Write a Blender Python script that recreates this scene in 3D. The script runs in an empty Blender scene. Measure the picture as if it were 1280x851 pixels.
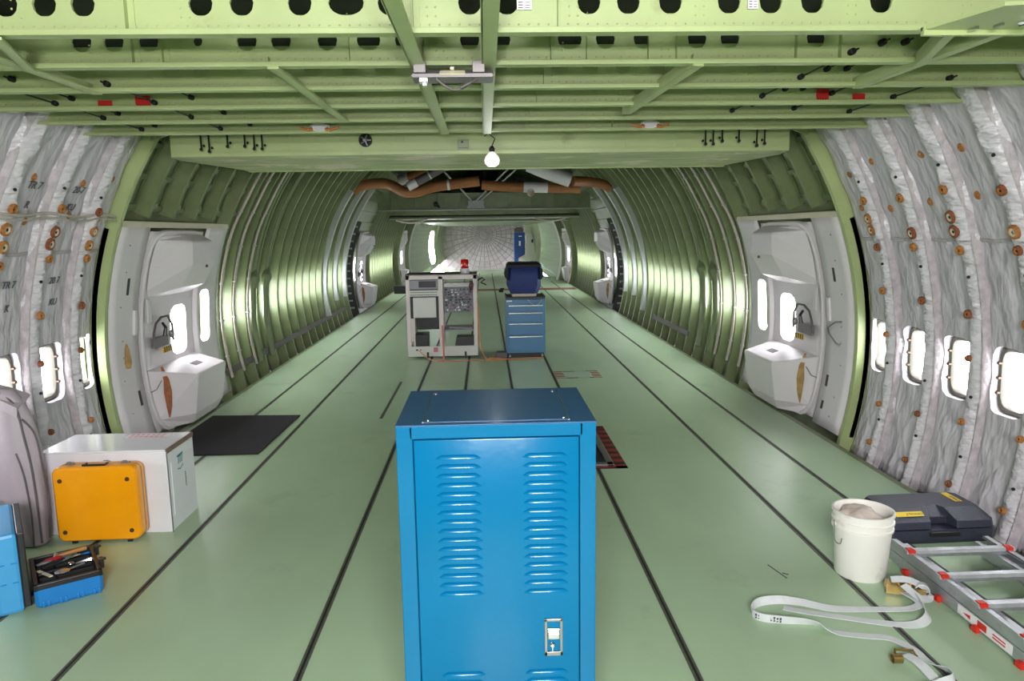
import bpy, bmesh, math, random
from mathutils import Vector, Matrix, noise
random.seed(7)
PI = math.pi
COL = bpy.context.scene.collection
SC = bpy.context.scene

# ------------------------------------------------------------------ materials
def lin(c):
    return tuple((v / 255 / 12.92) if v / 255 <= .04045 else ((v / 255 + .055) / 1.055) ** 2.4 for v in c)

def mat(name, rgb, rough=.5, metal=0., var=.0, vscale=4., bump=0., bscale=20., spec=.5, stretch=None, dirt=None, coat=0., dirt_scale=2.5, dirt_lo=.56, dirt_hi=.72, bdist=.02, bdetail=6):
    m = bpy.data.materials.new(name); m.use_nodes = True
    nt = m.node_tree; b = nt.nodes['Principled BSDF']
    c = lin(rgb)
    b.inputs['Base Color'].default_value = (*c, 1)
    b.inputs['Roughness'].default_value = rough
    b.inputs['Metallic'].default_value = metal
    b.inputs['Specular IOR Level'].default_value = spec
    b.inputs['Coat Weight'].default_value = coat
    b.inputs['Coat Roughness'].default_value = .12
    tc = nt.nodes.new('ShaderNodeTexCoord')
    src = tc.outputs['Object']
    if stretch:
        mp = nt.nodes.new('ShaderNodeMapping'); mp.inputs['Scale'].default_value = stretch
        nt.links.new(src, mp.inputs['Vector']); src = mp.outputs['Vector']
    out = None
    if var:
        n = nt.nodes.new('ShaderNodeTexNoise'); n.inputs['Scale'].default_value = vscale; n.inputs['Detail'].default_value = 5
        nt.links.new(src, n.inputs['Vector'])
        r = nt.nodes.new('ShaderNodeValToRGB')
        r.color_ramp.elements[0].position = .3; r.color_ramp.elements[1].position = .7
        r.color_ramp.elements[0].color = (*[v * (1 - var) for v in c], 1)
        r.color_ramp.elements[1].color = (*[min(1, v * (1 + var * .7)) for v in c], 1)
        nt.links.new(n.outputs['Fac'], r.inputs['Fac']); out = r.outputs['Color']
    if dirt:
        n2 = nt.nodes.new('ShaderNodeTexNoise'); n2.inputs['Scale'].default_value = dirt_scale; n2.inputs['Detail'].default_value = 8
        n2.inputs['Roughness'].default_value = .65
        nt.links.new(tc.outputs['Object'], n2.inputs['Vector'])
        r2 = nt.nodes.new('ShaderNodeValToRGB'); r2.color_ramp.elements[0].position = dirt_lo; r2.color_ramp.elements[1].position = dirt_hi
        r2.color_ramp.elements[1].color = (.8, .8, .8, 1)
        nt.links.new(n2.outputs['Fac'], r2.inputs['Fac'])
        mx = nt.nodes.new('ShaderNodeMixRGB'); mx.inputs[2].default_value = (*lin(dirt), 1)
        if out: nt.links.new(out, mx.inputs[1])
        else: mx.inputs[1].default_value = (*c, 1)
        nt.links.new(r2.outputs['Color'], mx.inputs[0]); out = mx.outputs[0]
    if out: nt.links.new(out, b.inputs['Base Color'])
    if bump:
        n3 = nt.nodes.new('ShaderNodeTexNoise'); n3.inputs['Scale'].default_value = bscale; n3.inputs['Detail'].default_value = bdetail
        nt.links.new(src, n3.inputs['Vector'])
        bp = nt.nodes.new('ShaderNodeBump'); bp.inputs['Strength'].default_value = bump; bp.inputs['Distance'].default_value = bdist
        nt.links.new(n3.outputs['Fac'], bp.inputs['Height']); nt.links.new(bp.outputs['Normal'], b.inputs['Normal'])
    return m

def stripe_mat(name, a, b_, scale, rough=.5, axis=(1, 1, 0)):
    m = mat(name, a, rough); nt = m.node_tree; b = nt.nodes['Principled BSDF']
    tc = nt.nodes.new('ShaderNodeTexCoord'); d = nt.nodes.new('ShaderNodeVectorMath'); d.operation = 'DOT_PRODUCT'
    d.inputs[1].default_value = axis
    mu = nt.nodes.new('ShaderNodeMath'); mu.operation = 'MULTIPLY'; mu.inputs[1].default_value = scale
    fr = nt.nodes.new('ShaderNodeMath'); fr.operation = 'FRACT'
    gt = nt.nodes.new('ShaderNodeMath'); gt.operation = 'GREATER_THAN'; gt.inputs[1].default_value = .5
    mx = nt.nodes.new('ShaderNodeMixRGB'); mx.inputs[1].default_value = (*lin(a), 1); mx.inputs[2].default_value = (*lin(b_), 1)
    nt.links.new(tc.outputs['Object'], d.inputs[0]); nt.links.new(d.outputs['Value'], mu.inputs[0]); nt.links.new(mu.outputs[0], fr.inputs[0])
    nt.links.new(fr.outputs[0], gt.inputs[0]); nt.links.new(gt.outputs[0], mx.inputs[0]); nt.links.new(mx.outputs[0], b.inputs['Base Color'])
    return m

def glass_mat(name, tint=(1, 1, 1), gl=.06):
    m = bpy.data.materials.new(name); m.use_nodes = True; nt = m.node_tree
    o = nt.nodes['Material Output']; nt.nodes.remove(nt.nodes['Principled BSDF'])
    t = nt.nodes.new('ShaderNodeBsdfTransparent'); t.inputs[0].default_value = (*tint, 1)
    g = nt.nodes.new('ShaderNodeBsdfGlossy'); g.inputs['Roughness'].default_value = .02
    x = nt.nodes.new('ShaderNodeMixShader'); x.inputs[0].default_value = gl
    nt.links.new(t.outputs[0], x.inputs[1]); nt.links.new(g.outputs[0], x.inputs[2]); nt.links.new(x.outputs[0], o.inputs[0])
    return m

def glow_mat(name, rgb, strength):
    m = bpy.data.materials.new(name); m.use_nodes = True; b = m.node_tree.nodes['Principled BSDF']
    b.inputs['Emission Color'].default_value = (*lin(rgb), 1); b.inputs['Emission Strength'].default_value = strength
    b.inputs['Base Color'].default_value = (*lin(rgb), 1)
    return m

M = {}
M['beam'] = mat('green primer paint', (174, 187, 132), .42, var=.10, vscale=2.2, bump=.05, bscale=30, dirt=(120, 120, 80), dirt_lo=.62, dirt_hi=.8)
M['hull'] = mat('shaded green primer skin', (120, 131, 96), .36, var=.2, vscale=3, bump=.05, bscale=14, dirt=(90, 92, 66), dirt_lo=.55, dirt_hi=.75)  # same primer as the beams, darkened for the dimmer light on the walls
M['rib'] = mat('shaded green primer ribs', (128, 139, 100), .34, var=.14, vscale=5, dirt=(84, 88, 60), dirt_lo=.58, dirt_hi=.78)  # beam primer again, with the ribs' weaker light put into the tone
M['tail'] = mat('pale green aluminium skin', (156, 172, 140), .26, var=.1, vscale=2, stretch=(1, .2, 6), bump=.05, bscale=10)
M['floor'] = mat('seafoam floor panels', (170, 194, 160), .33, var=.06, vscale=2.5, stretch=(1, .5, 1), bump=.02, bscale=60, dirt=(120, 140, 112), dirt_lo=.6, dirt_hi=.85, dirt_scale=1.2)
M['dark'] = mat('dark frames and void shade', (26, 27, 24), .8, var=.3, vscale=3)  # dark frames; shade of the crown and ceiling put into the colour
M['track'] = mat('seat rail metal', (92, 92, 82), .45, metal=.2, var=.3, vscale=30)
M['trackdark'] = mat('seat rail slot', (24, 26, 22), .7)
M['silver'] = mat('silver insulation cloth', (200, 194, 201), .40, metal=.0, var=.12, vscale=7, bump=.75, bscale=7, bdist=.06, bdetail=2.2, stretch=(1, 1.6, .7), spec=.7, dirt=(140, 120, 108), dirt_scale=3.2, dirt_lo=.64, dirt_hi=.85)
M['silver2'] = mat('wrinkled silver wrap', (218, 212, 218), .34, metal=.0, var=.1, vscale=9, bump=.9, bscale=8, bdist=.06, bdetail=2.5, stretch=(1, 1, 2.2), spec=.8, dirt=(140, 116, 100), dirt_scale=4, dirt_lo=.64, dirt_hi=.84)
M['mint'] = mat('pale mint insulation cloth', (170, 208, 188), .5, var=.08, vscale=8, bump=.4, bscale=14)
M['seam'] = mat('seam tape', (186, 176, 180), .45, var=.25, vscale=18, bump=.5, bscale=30)
M['rust'] = mat('rust stain', (176, 116, 58), .7, var=.4, vscale=40, bump=.4, bscale=50)
M['rust2'] = mat('dark rust', (140, 80, 48), .8, var=.4, vscale=60, bump=.4, bscale=50)
M['black'] = mat('black plastic', (26, 25, 28), .4, var=.1, vscale=10)
M['rubber'] = mat('black rubber', (16, 16, 17), .7)
M['white'] = mat('white fibreglass liner', (220, 213, 216), .36, var=.03, vscale=3, bump=.03, bscale=20)
M['cream'] = mat('aged cream edging', (206, 200, 176), .5, var=.06)
M['pane'] = glass_mat('window pane')
M['winframe'] = mat('window retainer metal', (112, 108, 100), .45, metal=.5, var=.1)
M['bronze'] = mat('bronze clip', (96, 74, 56), .4, metal=.6)
M['blue'] = mat('gloss blue enamel', (4, 98, 142), .2, var=.05, vscale=3, spec=.3, coat=.0, bump=.02, bscale=40)
M['bluetop'] = mat('deep blue enamel', (22, 84, 132), .36, var=.06, vscale=3, coat=.15)
M['chrome'] = mat('bright steel', (200, 200, 202), .22, metal=1, var=.05)
M['steel'] = mat('dull steel', (150, 150, 150), .4, metal=.8, var=.1)
M['alu'] = mat('scuffed aluminium', (190, 192, 198), .36, metal=.75, var=.14, vscale=20, stretch=(1, .15, 1), bump=.05, bscale=60, dirt=(120, 92, 82), dirt_scale=14, dirt_lo=.6, dirt_hi=.8)
M['red'] = mat('red plastic', (204, 46, 34), .4, var=.1)
M['redtag'] = mat('red streamer cloth', (196, 22, 20), .6, var=.15, vscale=30)
M['yellow'] = mat('orange yellow case shell', (240, 156, 8), .3, var=.05, vscale=6, coat=.3)
M['whitebox'] = mat('white painted crate', (226, 224, 230), .24, var=.03, vscale=4, bump=.04, bscale=8, coat=.4)
M['boxedge'] = mat('brown crate edge', (120, 96, 86), .6, var=.2, vscale=20)
M['ink'] = mat('black marker ink', (84, 82, 92), .6)
M['teal'] = mat('teal print', (30, 120, 120), .5)
M['redprint'] = mat('faded red print', (196, 120, 128), .5)
M['cloth'] = mat('mauve grey nylon', (176, 163, 172), .36, var=.1, vscale=5, bump=.3, bscale=9, stretch=(1, 1, .35))
M['clothdark'] = mat('grey nylon binding', (96, 88, 92), .55, var=.1)
M['toolblue'] = mat('blue tool case plastic', (30, 122, 196), .38, var=.05, vscale=6)
M['lidblue'] = mat('light blue lid plastic', (70, 158, 216), .36, var=.05, vscale=6)
M['bucket'] = mat('white bucket plastic', (238, 234, 228), .4, var=.03, vscale=6, dirt=(180, 140, 110), dirt_scale=5, dirt_lo=.6, dirt_hi=.82)
M['rag'] = mat('dirty rag', (226, 208, 198), .8, var=.16, vscale=12, bump=.5, bscale=18)
M['case'] = mat('black tool case', (50, 52, 68), .4, var=.14, vscale=8, bump=.25, bscale=120)
M['label'] = mat('yellow label', (240, 204, 60), .4)
M['webbing'] = mat('white webbing', (212, 214, 216), .6, var=.05, vscale=30, bump=.2, bscale=200)
M['brass'] = mat('gold zinc plate', (176, 148, 92), .3, metal=.85, var=.15, vscale=30)
M['rack'] = mat('rack pale paint', (214, 202, 200), .4, var=.05)
M['rackgrey'] = mat('grey module', (150, 148, 154), .5, var=.1)
M['rackwhite'] = mat('off white module', (206, 204, 200), .5, var=.04)
M['board'] = mat('circuit board', (120, 118, 128), .5, var=.35, vscale=36)
M['cab2'] = mat('slate blue enamel', (68, 118, 158), .36, var=.05)
M['navy'] = mat('navy cloth cover', (18, 40, 104), .6, var=.2, vscale=8, bump=.3, bscale=10)
M['navyblack'] = mat('black cloth trim', (18, 18, 26), .7, var=.1)
M['beige'] = mat('beige plinth', (196, 180, 160), .5)
M['lensred'] = mat('red beacon lens', (196, 16, 18), .2, coat=.5)
M['mat'] = mat('black floor mat', (36, 30, 36), .85, var=.15, vscale=60, bump=.5, bscale=200)
M['brown'] = mat('brown air duct wrap', (142, 92, 50), .5, var=.2, vscale=5, bump=.2, bscale=12)
M['duct'] = mat('pale duct metal', (206, 202, 200), .35, metal=.2, var=.08)
M['ductgrey'] = mat('dark grey duct', (92, 84, 84), .5, var=.15)
M['riser'] = mat('pale grey riser duct', (168, 172, 166), .4, var=.08, vscale=4)
M['wire'] = mat('pale wire bundle', (186, 178, 164), .5, var=.12, vscale=20)
M['bulk'] = mat('pressure bulkhead cloth', (160, 151, 152), .6, var=.22, vscale=5, bump=.4, bscale=9)
M['bulkrib'] = mat('bulkhead ribs', (138, 130, 128), .5, var=.1)
M['stripe'] = stripe_mat('black yellow hazard', (214, 170, 30), (24, 22, 20), 22)
M['redstripe'] = stripe_mat('red black hazard', (150, 32, 32), (36, 22, 22), 7, axis=(0, 1, 0))
M['tapestripe'] = stripe_mat('faded hazard tape', (196, 180, 150), (116, 72, 54), 9, axis=(0, 1, 0))
M['tapedash'] = stripe_mat('dashed dark tape', (160, 180, 156), (62, 78, 62), 3.4, axis=(1, 0, 0))
M['strap'] = mat('tan strap', (170, 136, 84), .7, var=.3, vscale=20)
M['strapr'] = mat('rust brown strap', (158, 92, 56), .7, var=.3, vscale=20)
M['orange'] = mat('orange cable', (214, 130, 74), .5)
M['lock'] = mat('dark blue locker', (30, 72, 140), .4, var=.06)
M['wood'] = mat('wooden handle', (186, 132, 70), .5, var=.2, vscale=30, stretch=(8, 1, 1))
M['redhandle'] = mat('red tool grip', (160, 28, 36), .4)
M['glassbulb'] = glow_mat('lit bulb glass', (255, 250, 245), .7)
M['reflector'] = mat('lamp reflector', (216, 216, 222), .15, metal=1)
M['paper'] = mat('white paper tag', (232, 228, 232), .6)
M['purple'] = mat('faded purple print', (96, 70, 90), .6)
M['fixture'] = mat('grey light fixture', (136, 128, 130), .45, metal=.3, var=.08)
M['tube'] = mat('unlit lamp cover', (232, 222, 200), .35)
M['bare'] = mat('scraped primer', (170, 180, 128), .45, var=.3, vscale=1.6, stretch=(1.2, 5, 1), dirt=(216, 206, 178), dirt_scale=1.7, dirt_lo=.54, dirt_hi=.58)

# ------------------------------------------------------------------ mesh helper
class MB:
    def __init__(s): s.bm = bmesh.new()
    def box(s, x0, x1, y0, y1, z0, z1, bev=0, mi=0, T=None):
        vs = [s.bm.verts.new((x, y, z)) for x in (x0, x1) for y in (y0, y1) for z in (z0, z1)]
        fs = [s.bm.faces.new([vs[i] for i in f]) for f in ((0, 1, 3, 2), (4, 6, 7, 5), (0, 4, 5, 1), (2, 3, 7, 6), (0, 2, 6, 4), (1, 5, 7, 3))]
        for f in fs: f.material_index = mi
        if T is not None: bmesh.ops.transform(s.bm, matrix=T, verts=vs)
        if bev:
            es = list({e for f in fs for e in f.edges})
            r = bmesh.ops.bevel(s.bm, geom=es, offset=bev, segments=2, affect='EDGES', profile=.5)
            for f in r['faces']: f.material_index = mi
        return s
    def poly(s, pts, mi=0):
        f = s.bm.faces.new([s.bm.verts.new(p) for p in pts]); f.material_index = mi; return s
    def prism(s, pts, vec, mi=0, bev=0):
        a = [s.bm.verts.new(p) for p in pts]; v = Vector(vec)
        b = [s.bm.verts.new(Vector(p) + v) for p in pts]; n = len(a); fs = []
        fs.append(s.bm.faces.new(a)); fs.append(s.bm.faces.new(b[::-1]))
        for i in range(n): fs.append(s.bm.faces.new([a[i], b[i], b[(i + 1) % n], a[(i + 1) % n]]))
        for f in fs: f.material_index = mi
        if bev:
            r = bmesh.ops.bevel(s.bm, geom=list({e for f in fs for e in f.edges}), offset=bev, segments=2, affect='EDGES')
            for f in r['faces']: f.material_index = mi
        return s
    def loft(s, loops, cap=True, closed=True, mi=0):
        L = [[s.bm.verts.new(p) for p in lp] for lp in loops]
        for a, b in zip(L, L[1:]):
            n = len(a)
            for i in range(n if closed else n - 1):
                f = s.bm.faces.new([a[i], a[(i + 1) % n], b[(i + 1) % n], b[i]]); f.material_index = mi
        if cap and closed:
            s.bm.faces.new(L[0][::-1]).material_index = mi; s.bm.faces.new(L[-1]).material_index = mi
        return s
    def tube(s, path, r, n=8, mi=0, cap=True, flat=1.):
        P = [Vector(p) for p in path]; loops = []
        rr = r if isinstance(r, (list, tuple)) else [r] * len(P)
        up0 = None
        for i, p in enumerate(P):
            t = (P[min(i + 1, len(P) - 1)] - P[max(i - 1, 0)]).normalized()
            if up0 is None: up0 = Vector((0, 0, 1)) if abs(t.z) < .9 else Vector((1, 0, 0))
            a = (up0 - t * up0.dot(t))
            a = a.normalized() if a.length > 1e-4 else t.orthogonal().normalized()
            up0 = a; b = t.cross(a)
            loops.append([p + (a * math.cos(2 * PI * k / n) * flat + b * math.sin(2 * PI * k / n)) * rr[i] for k in range(n)])
        return s.loft(loops, cap, True, mi)
    def cyl(s, p0, p1, r, r1=None, n=16, mi=0): return s.tube([p0, p1], [r, r if r1 is None else r1], n, mi)
    def lathe(s, prof, c=(0, 0, 0), n=32, mi=0, T=None):
        L = []; allv = []
        for r, z in prof:
            if r < 1e-6: v = [s.bm.verts.new((c[0], c[1], c[2] + z))]
            else: v = [s.bm.verts.new((c[0] + r * math.cos(2 * PI * k / n), c[1] + r * math.sin(2 * PI * k / n), c[2] + z)) for k in range(n)]
            L.append(v); allv += v
        for a, b in zip(L, L[1:]):
            for i in range(n):
                j = (i + 1) % n
                if len(a) == 1 and len(b) == 1: continue
                if len(a) == 1: f = s.bm.faces.new([a[0], b[j], b[i]])
                elif len(b) == 1: f = s.bm.faces.new([a[i], a[j], b[0]])
                else: f = s.bm.faces.new([a[i], a[j], b[j], b[i]])
                f.material_index = mi
        if T is not None: bmesh.ops.transform(s.bm, matrix=T, verts=allv)
        return s
    def sphere(s, c, r, n=12, mi=0, sc=(1, 1, 1)):
        m = Matrix.Translation(c) @ Matrix.Diagonal((*sc, 1))
        q = bmesh.ops.create_uvsphere(s.bm, u_segments=n, v_segments=max(6, n // 2), radius=r, matrix=m)
        for v in q['verts']:
            for f in v.link_faces: f.material_index = mi
        return s
    def grid(s, fn, nu, nv, mi=0):
        V = [[s.bm.verts.new(fn(i / nu, j / nv)) for j in range(nv + 1)] for i in range(nu + 1)]
        for i in range(nu):
            for j in range(nv):
                f = s.bm.faces.new([V[i][j], V[i + 1][j], V[i + 1][j + 1], V[i][j + 1]]); f.material_index = mi
        return V
    def ribbon(s, path, half, width_dir=None, thick=.003, mi=0):
        """flat band along path; half = half width; width_dir = list of vectors or one vector"""
        P = [Vector(p) for p in path]; lo = []
        for i, p in enumerate(P):
            t = (P[min(i + 1, len(P) - 1)] - P[max(i - 1, 0)]).normalized()
            w = width_dir[i] if isinstance(width_dir, list) else width_dir
            w = Vector(w) if w is not None else t.cross(Vector((0, 0, 1)))
            w = (w - t * w.dot(t)).normalized(); nrm = t.cross(w).normalized()
            lo.append([p - w * half - nrm * thick / 2, p + w * half - nrm * thick / 2, p + w * half + nrm * thick / 2, p - w * half + nrm * thick / 2])
        return s.loft(lo, True, True, mi)
    def build(s, name, ms, parent=None, smooth=False, world_root=None, weld=True):
        if weld: bmesh.ops.remove_doubles(s.bm, verts=s.bm.verts, dist=1e-5)
        bmesh.ops.recalc_face_normals(s.bm, faces=s.bm.faces)
        me = bpy.data.meshes.new(name)
        off = None
        if parent is not None and world_root:
            bmesh.ops.transform(s.bm, matrix=parent.matrix_basis.inverted(), verts=s.bm.verts)
        elif parent is None and s.bm.verts:
            xs = [v.co for v in s.bm.verts]
            off = Vector(((min(v.x for v in xs) + max(v.x for v in xs)) / 2, (min(v.y for v in xs) + max(v.y for v in xs)) / 2, min(v.z for v in xs)))
            bmesh.ops.translate(s.bm, vec=-off, verts=s.bm.verts)
        s.bm.to_mesh(me); s.bm.free()
        for m in (ms if isinstance(ms, (list, tuple)) else [ms]): me.materials.append(m)
        if smooth:
            for p in me.polygons: p.use_smooth = True
            try: me.set_sharp_from_angle(angle=math.radians(smooth if smooth is not True else 35))
            except Exception: pass
        o = bpy.data.objects.new(name, me); COL.objects.link(o)
        if off: o.location = off
        if parent is not None: o.parent = parent
        return o

def tag(o, label, cat=None, group=None, kind=None):
    o['label'] = label
    if cat: o['category'] = cat
    if group: o['group'] = group
    if kind: o['kind'] = kind
    return o
def thing(name, label, cat, loc=(0, 0, 0), rz=0., group=None, kind=None):
    o = bpy.data.objects.new(name, None); COL.objects.link(o); o.empty_display_size = .1
    o.matrix_basis = Matrix.Translation(loc) @ Matrix.Rotation(rz, 4, 'Z')
    return tag(o, label, cat, group, kind)
def structure(o, label=None):
    o['kind'] = 'structure'
    if label: o['label'] = label
    return o
def bev_mod(o, w=.004, seg=2):
    b = o.modifiers.new('bevel', 'BEVEL'); b.width = w; b.segments = seg; b.limit_method = 'ANGLE'; b.angle_limit = math.radians(40); return o
def solid(o, t, off=1):
    b = o.modifiers.new('thick', 'SOLIDIFY'); b.thickness = t; b.offset = off; return o
def text_mesh(name, s, size, m, parent, T, depth=.0006, shear=0.):
    cu = bpy.data.curves.new(name, 'FONT'); cu.body = s; cu.size = size; cu.align_x = 'CENTER'; cu.align_y = 'CENTER'; cu.extrude = depth; cu.shear = shear
    to = bpy.data.objects.new(name, cu); COL.objects.link(to)
    bpy.context.view_layer.update()
    me = bpy.data.meshes.new_from_object(to.evaluated_get(bpy.context.evaluated_depsgraph_get()))
    bpy.data.objects.remove(to); me.name = name
    me.materials.clear(); me.materials.append(m)
    o = bpy.data.objects.new(name, me); COL.objects.link(o)
    o.matrix_basis = T
    if parent is not None: o.parent = parent
    return o
def copy_tree(o, parent=None):
    c = o.copy(); COL.objects.link(c); c.parent = parent
    for ch in list(o.children): copy_tree(ch, c)
    return c

# ------------------------------------------------------------------ hull profile
RS, RF = 3.39, 3.24          # skin radius, inner face of the ribs
def taper(y):
    t = max(0., min(1., (y - 25.5) / 11.)); return t
def rad(y): return 1 - .40 * (taper(y) ** 1.15)
def zc(y): return .8 + .62 * taper(y)
def hp(side, th, y, r):      # a point of the hull: side, angle, station, nominal radius
    R = r * rad(y)
    return Vector((side * R * math.cos(th), y, zc(y) + R * math.sin(th)))
def th_of(z, r=RS, y=0.): return math.asin(max(-1, min(1, (z - zc(y)) / (r * rad(y)))))
def D(a): return math.radians(a)
SIDES = ((-1, 'left'), (1, 'right'))
HOLES = {s: [] for s in (-1, 1)}
WIN_Y = [5.95 - .508 * k for k in range(6)]       # windows in the padded bays
RIB_Y0 = 8.72
AFT_RIBS = [RIB_Y0 + .508 * k for k in range(17)] # ... 16.85
MID_RIBS = [20.3 + .508 * k for k in range(11)]   # ... 25.4
AFT_WIN = [RIB_Y0 + .254 + .508 * k for k in range(16)]
MID_WIN = [20.3 + .254 + .508 * k for k in range(10)]
for s in (-1, 1):
    for y in WIN_Y: HOLES[s].append((y + (-.07 if s > 0 else 0), .86, .14, .2))
    HOLES[s].append((7.6, .90, .25, .30)); HOLES[s].append((8.24, .97, .2, .34))
    for y in AFT_WIN + MID_WIN: HOLES[s].append((y, .92, .165, .24))
    HOLES[s].append((18.9, .95, .22, .3)); HOLES[s].append((26.9, 1.0, .22, .3))
    HOLES[s].sort()
HOLES[-1].append((33.3, 1.2, .7, .75))

def ring_cell(mb, y0, y1, t0, t1, hole, mapf, nx=6, ny=6, rings=3, extra=None, mi=0):
    """rectangle (y, theta) with a rounded hole; mapf(y, th, k) -> point"""
    hy, ht, hw, hh = hole
    out = []
    for i in range(nx): out.append((y0 + (y1 - y0) * i / nx, t0))
    for j in range(ny): out.append((y1, t0 + (t1 - t0) * j / ny))
    for i in range(nx): out.append((y1 - (y1 - y0) * i / nx, t1))
    for j in range(ny): out.append((y0, t1 - (t1 - t0) * j / ny))
    inn = []
    for (y, t) in out:
        a, b = (y - hy) / hw, (t - ht) / hh
        k = (abs(a) ** 4 + abs(b) ** 4) ** -.25
        inn.append((hy + a * k * hw, ht + b * k * hh))
    loops = []
    for r in range(rings + 1):
        f = r / rings
        loops.append([mapf(o[0] + (i[0] - o[0]) * f, o[1] + (i[1] - o[1]) * f, f) for o, i in zip(out, inn)])
    if extra:
        for e in extra: loops.append([e(*i) for i in inn])
    mb.loft(loops, cap=False, mi=mi)

T_LO, T_B0, T_B1 = D(-23), D(-10), D(16)
for s, nm in SIDES:
    mb = MB()
    hs = HOLES[s]
    ys = [-9.0]
    for a, b in zip(hs, hs[1:]): ys.append((a[0] + a[2] + b[0] - b[2]) / 2)
    ys[0] = hs[0][0] - .254; ys.append(hs[-1][0] + hs[-1][2] + .2)
    def cell(y0, y1, holes):
        ny_ = max(1, int((y1 - y0) / .6)); T_B0, T_B1, hl = (D(-10), D(16), .215) if y0 < 29 or holes is None else (D(-22.9), D(40), .5)
        for t0, t1, n in ((T_LO, T_B0, 2), (T_B1, D(90), 14)):
            mb.grid(lambda u, v: hp(s, t0 + (t1 - t0) * v, y0 + (y1 - y0) * u, RS), ny_, n)
        if holes is None: mb.grid(lambda u, v: hp(s, T_B0 + (T_B1 - T_B0) * v, y0 + (y1 - y0) * u, RS), ny_, 6)
        else:
            hy, hz, hw, hh = holes; Rr = RS * rad(hy); ht = th_of(hz, RS, hy)
            ring_cell(mb, y0, y1, T_B0, T_B1, (hy, ht, hw, min(hh / Rr, hl)), lambda y, t, k: hp(s, t, y, RS), 6, 6, 2)
    cell(-9, ys[0], None)
    for k, h in enumerate(hs): cell(ys[k], ys[k + 1], h)
    cell(ys[-1], 36.6, None)
    # stringers on the skin, seen between the ribs
    for a in list(range(18, 88, 5)):
        for y0, y1 in ((6.2, 25.3),):
            t = D(a); w = .011
            pr = [hp(s, t - w, y0, RS), hp(s, t - w * .6, y0, RS - .03), hp(s, t + w * .6, y0, RS - .03), hp(s, t + w, y0, RS)]
            mb.prism(pr, (0, y1 - y0, 0))
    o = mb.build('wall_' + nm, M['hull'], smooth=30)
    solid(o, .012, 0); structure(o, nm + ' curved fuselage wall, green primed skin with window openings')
    # smooth skin sheet of the tapering tail
    mb = MB()
    def tl(u, v):
        y = 27.75 + (32.5 - 27.75) * u; th = D(-20) + D(92) * v
        return hp(s, th, y, RS - .07 / rad(y))
    mb.grid(tl, 14, 24)
    for k in range(30):      # thin lap ridges along the sheet
        pass
    o = solid(mb.build('trim_%d' % (40 + (s > 0)), M['tail'], smooth=True), .008, 0); structure(o, 'smooth pale green skin sheet of the %s tail wall' % nm)

# floor
mb = MB()
def fl_half(y): return min(2.93, math.sqrt(max(.2, (3.22 * rad(y)) ** 2 - zc(y) ** 2)))
NY = 60
top = [[(-fl_half(y), y, 0), (fl_half(y), y, 0), (fl_half(y), y, -.03), (-fl_half(y), y, -.03)] for y in [-9 + 45.4 * k / NY for k in range(NY + 1)]]
mb.loft(top)
structure(mb.build('floor', M['floor']), 'pale seafoam green floor panels running the length of the cabin')
mb = MB(); mb.box(-3.3, 3.3, -9, 36.5, -.55, -.5)
structure(mb.build('trim_30', M['dark']), 'dark underfloor below the open floor edges')
# floor edge beams (dark) under the rib feet
for s, nm in SIDES:
    mb = MB(); mb.box(s * 2.93, s * 2.99, -9, 26, -.05, -.004); structure(mb.build('trim_%d' % (31 + (s > 0)), M['hull']), 'green edge member along the %s floor edge' % nm)
# seat tracks
TX = (-2.435, -1.868, -.838, -.279, .279, .838, 1.868, 2.435)
for i, x in enumerate(TX):
    mb = MB()
    y1 = 27 if abs(x) > 2 else 33
    mb.box(x - .017, x - .006, -3, y1, -.01, .003, mi=0); mb.box(x + .006, x + .017, -3, y1, -.01, .003, mi=0); mb.box(x - .007, x + .007, -3, y1, -.01, .0012, mi=1)
    structure(mb.build('trim_%d' % (i + 1), [M['track'], M['trackdark']]), 'dark metal seat rail let into the floor')
mb = MB(); mb.box(-1.115, -1.085, 7.15, 8.95, -.01, .003); structure(mb.build('trim_9', M['track']), 'short dark slot in the floor left of the blue cabinet')

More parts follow.
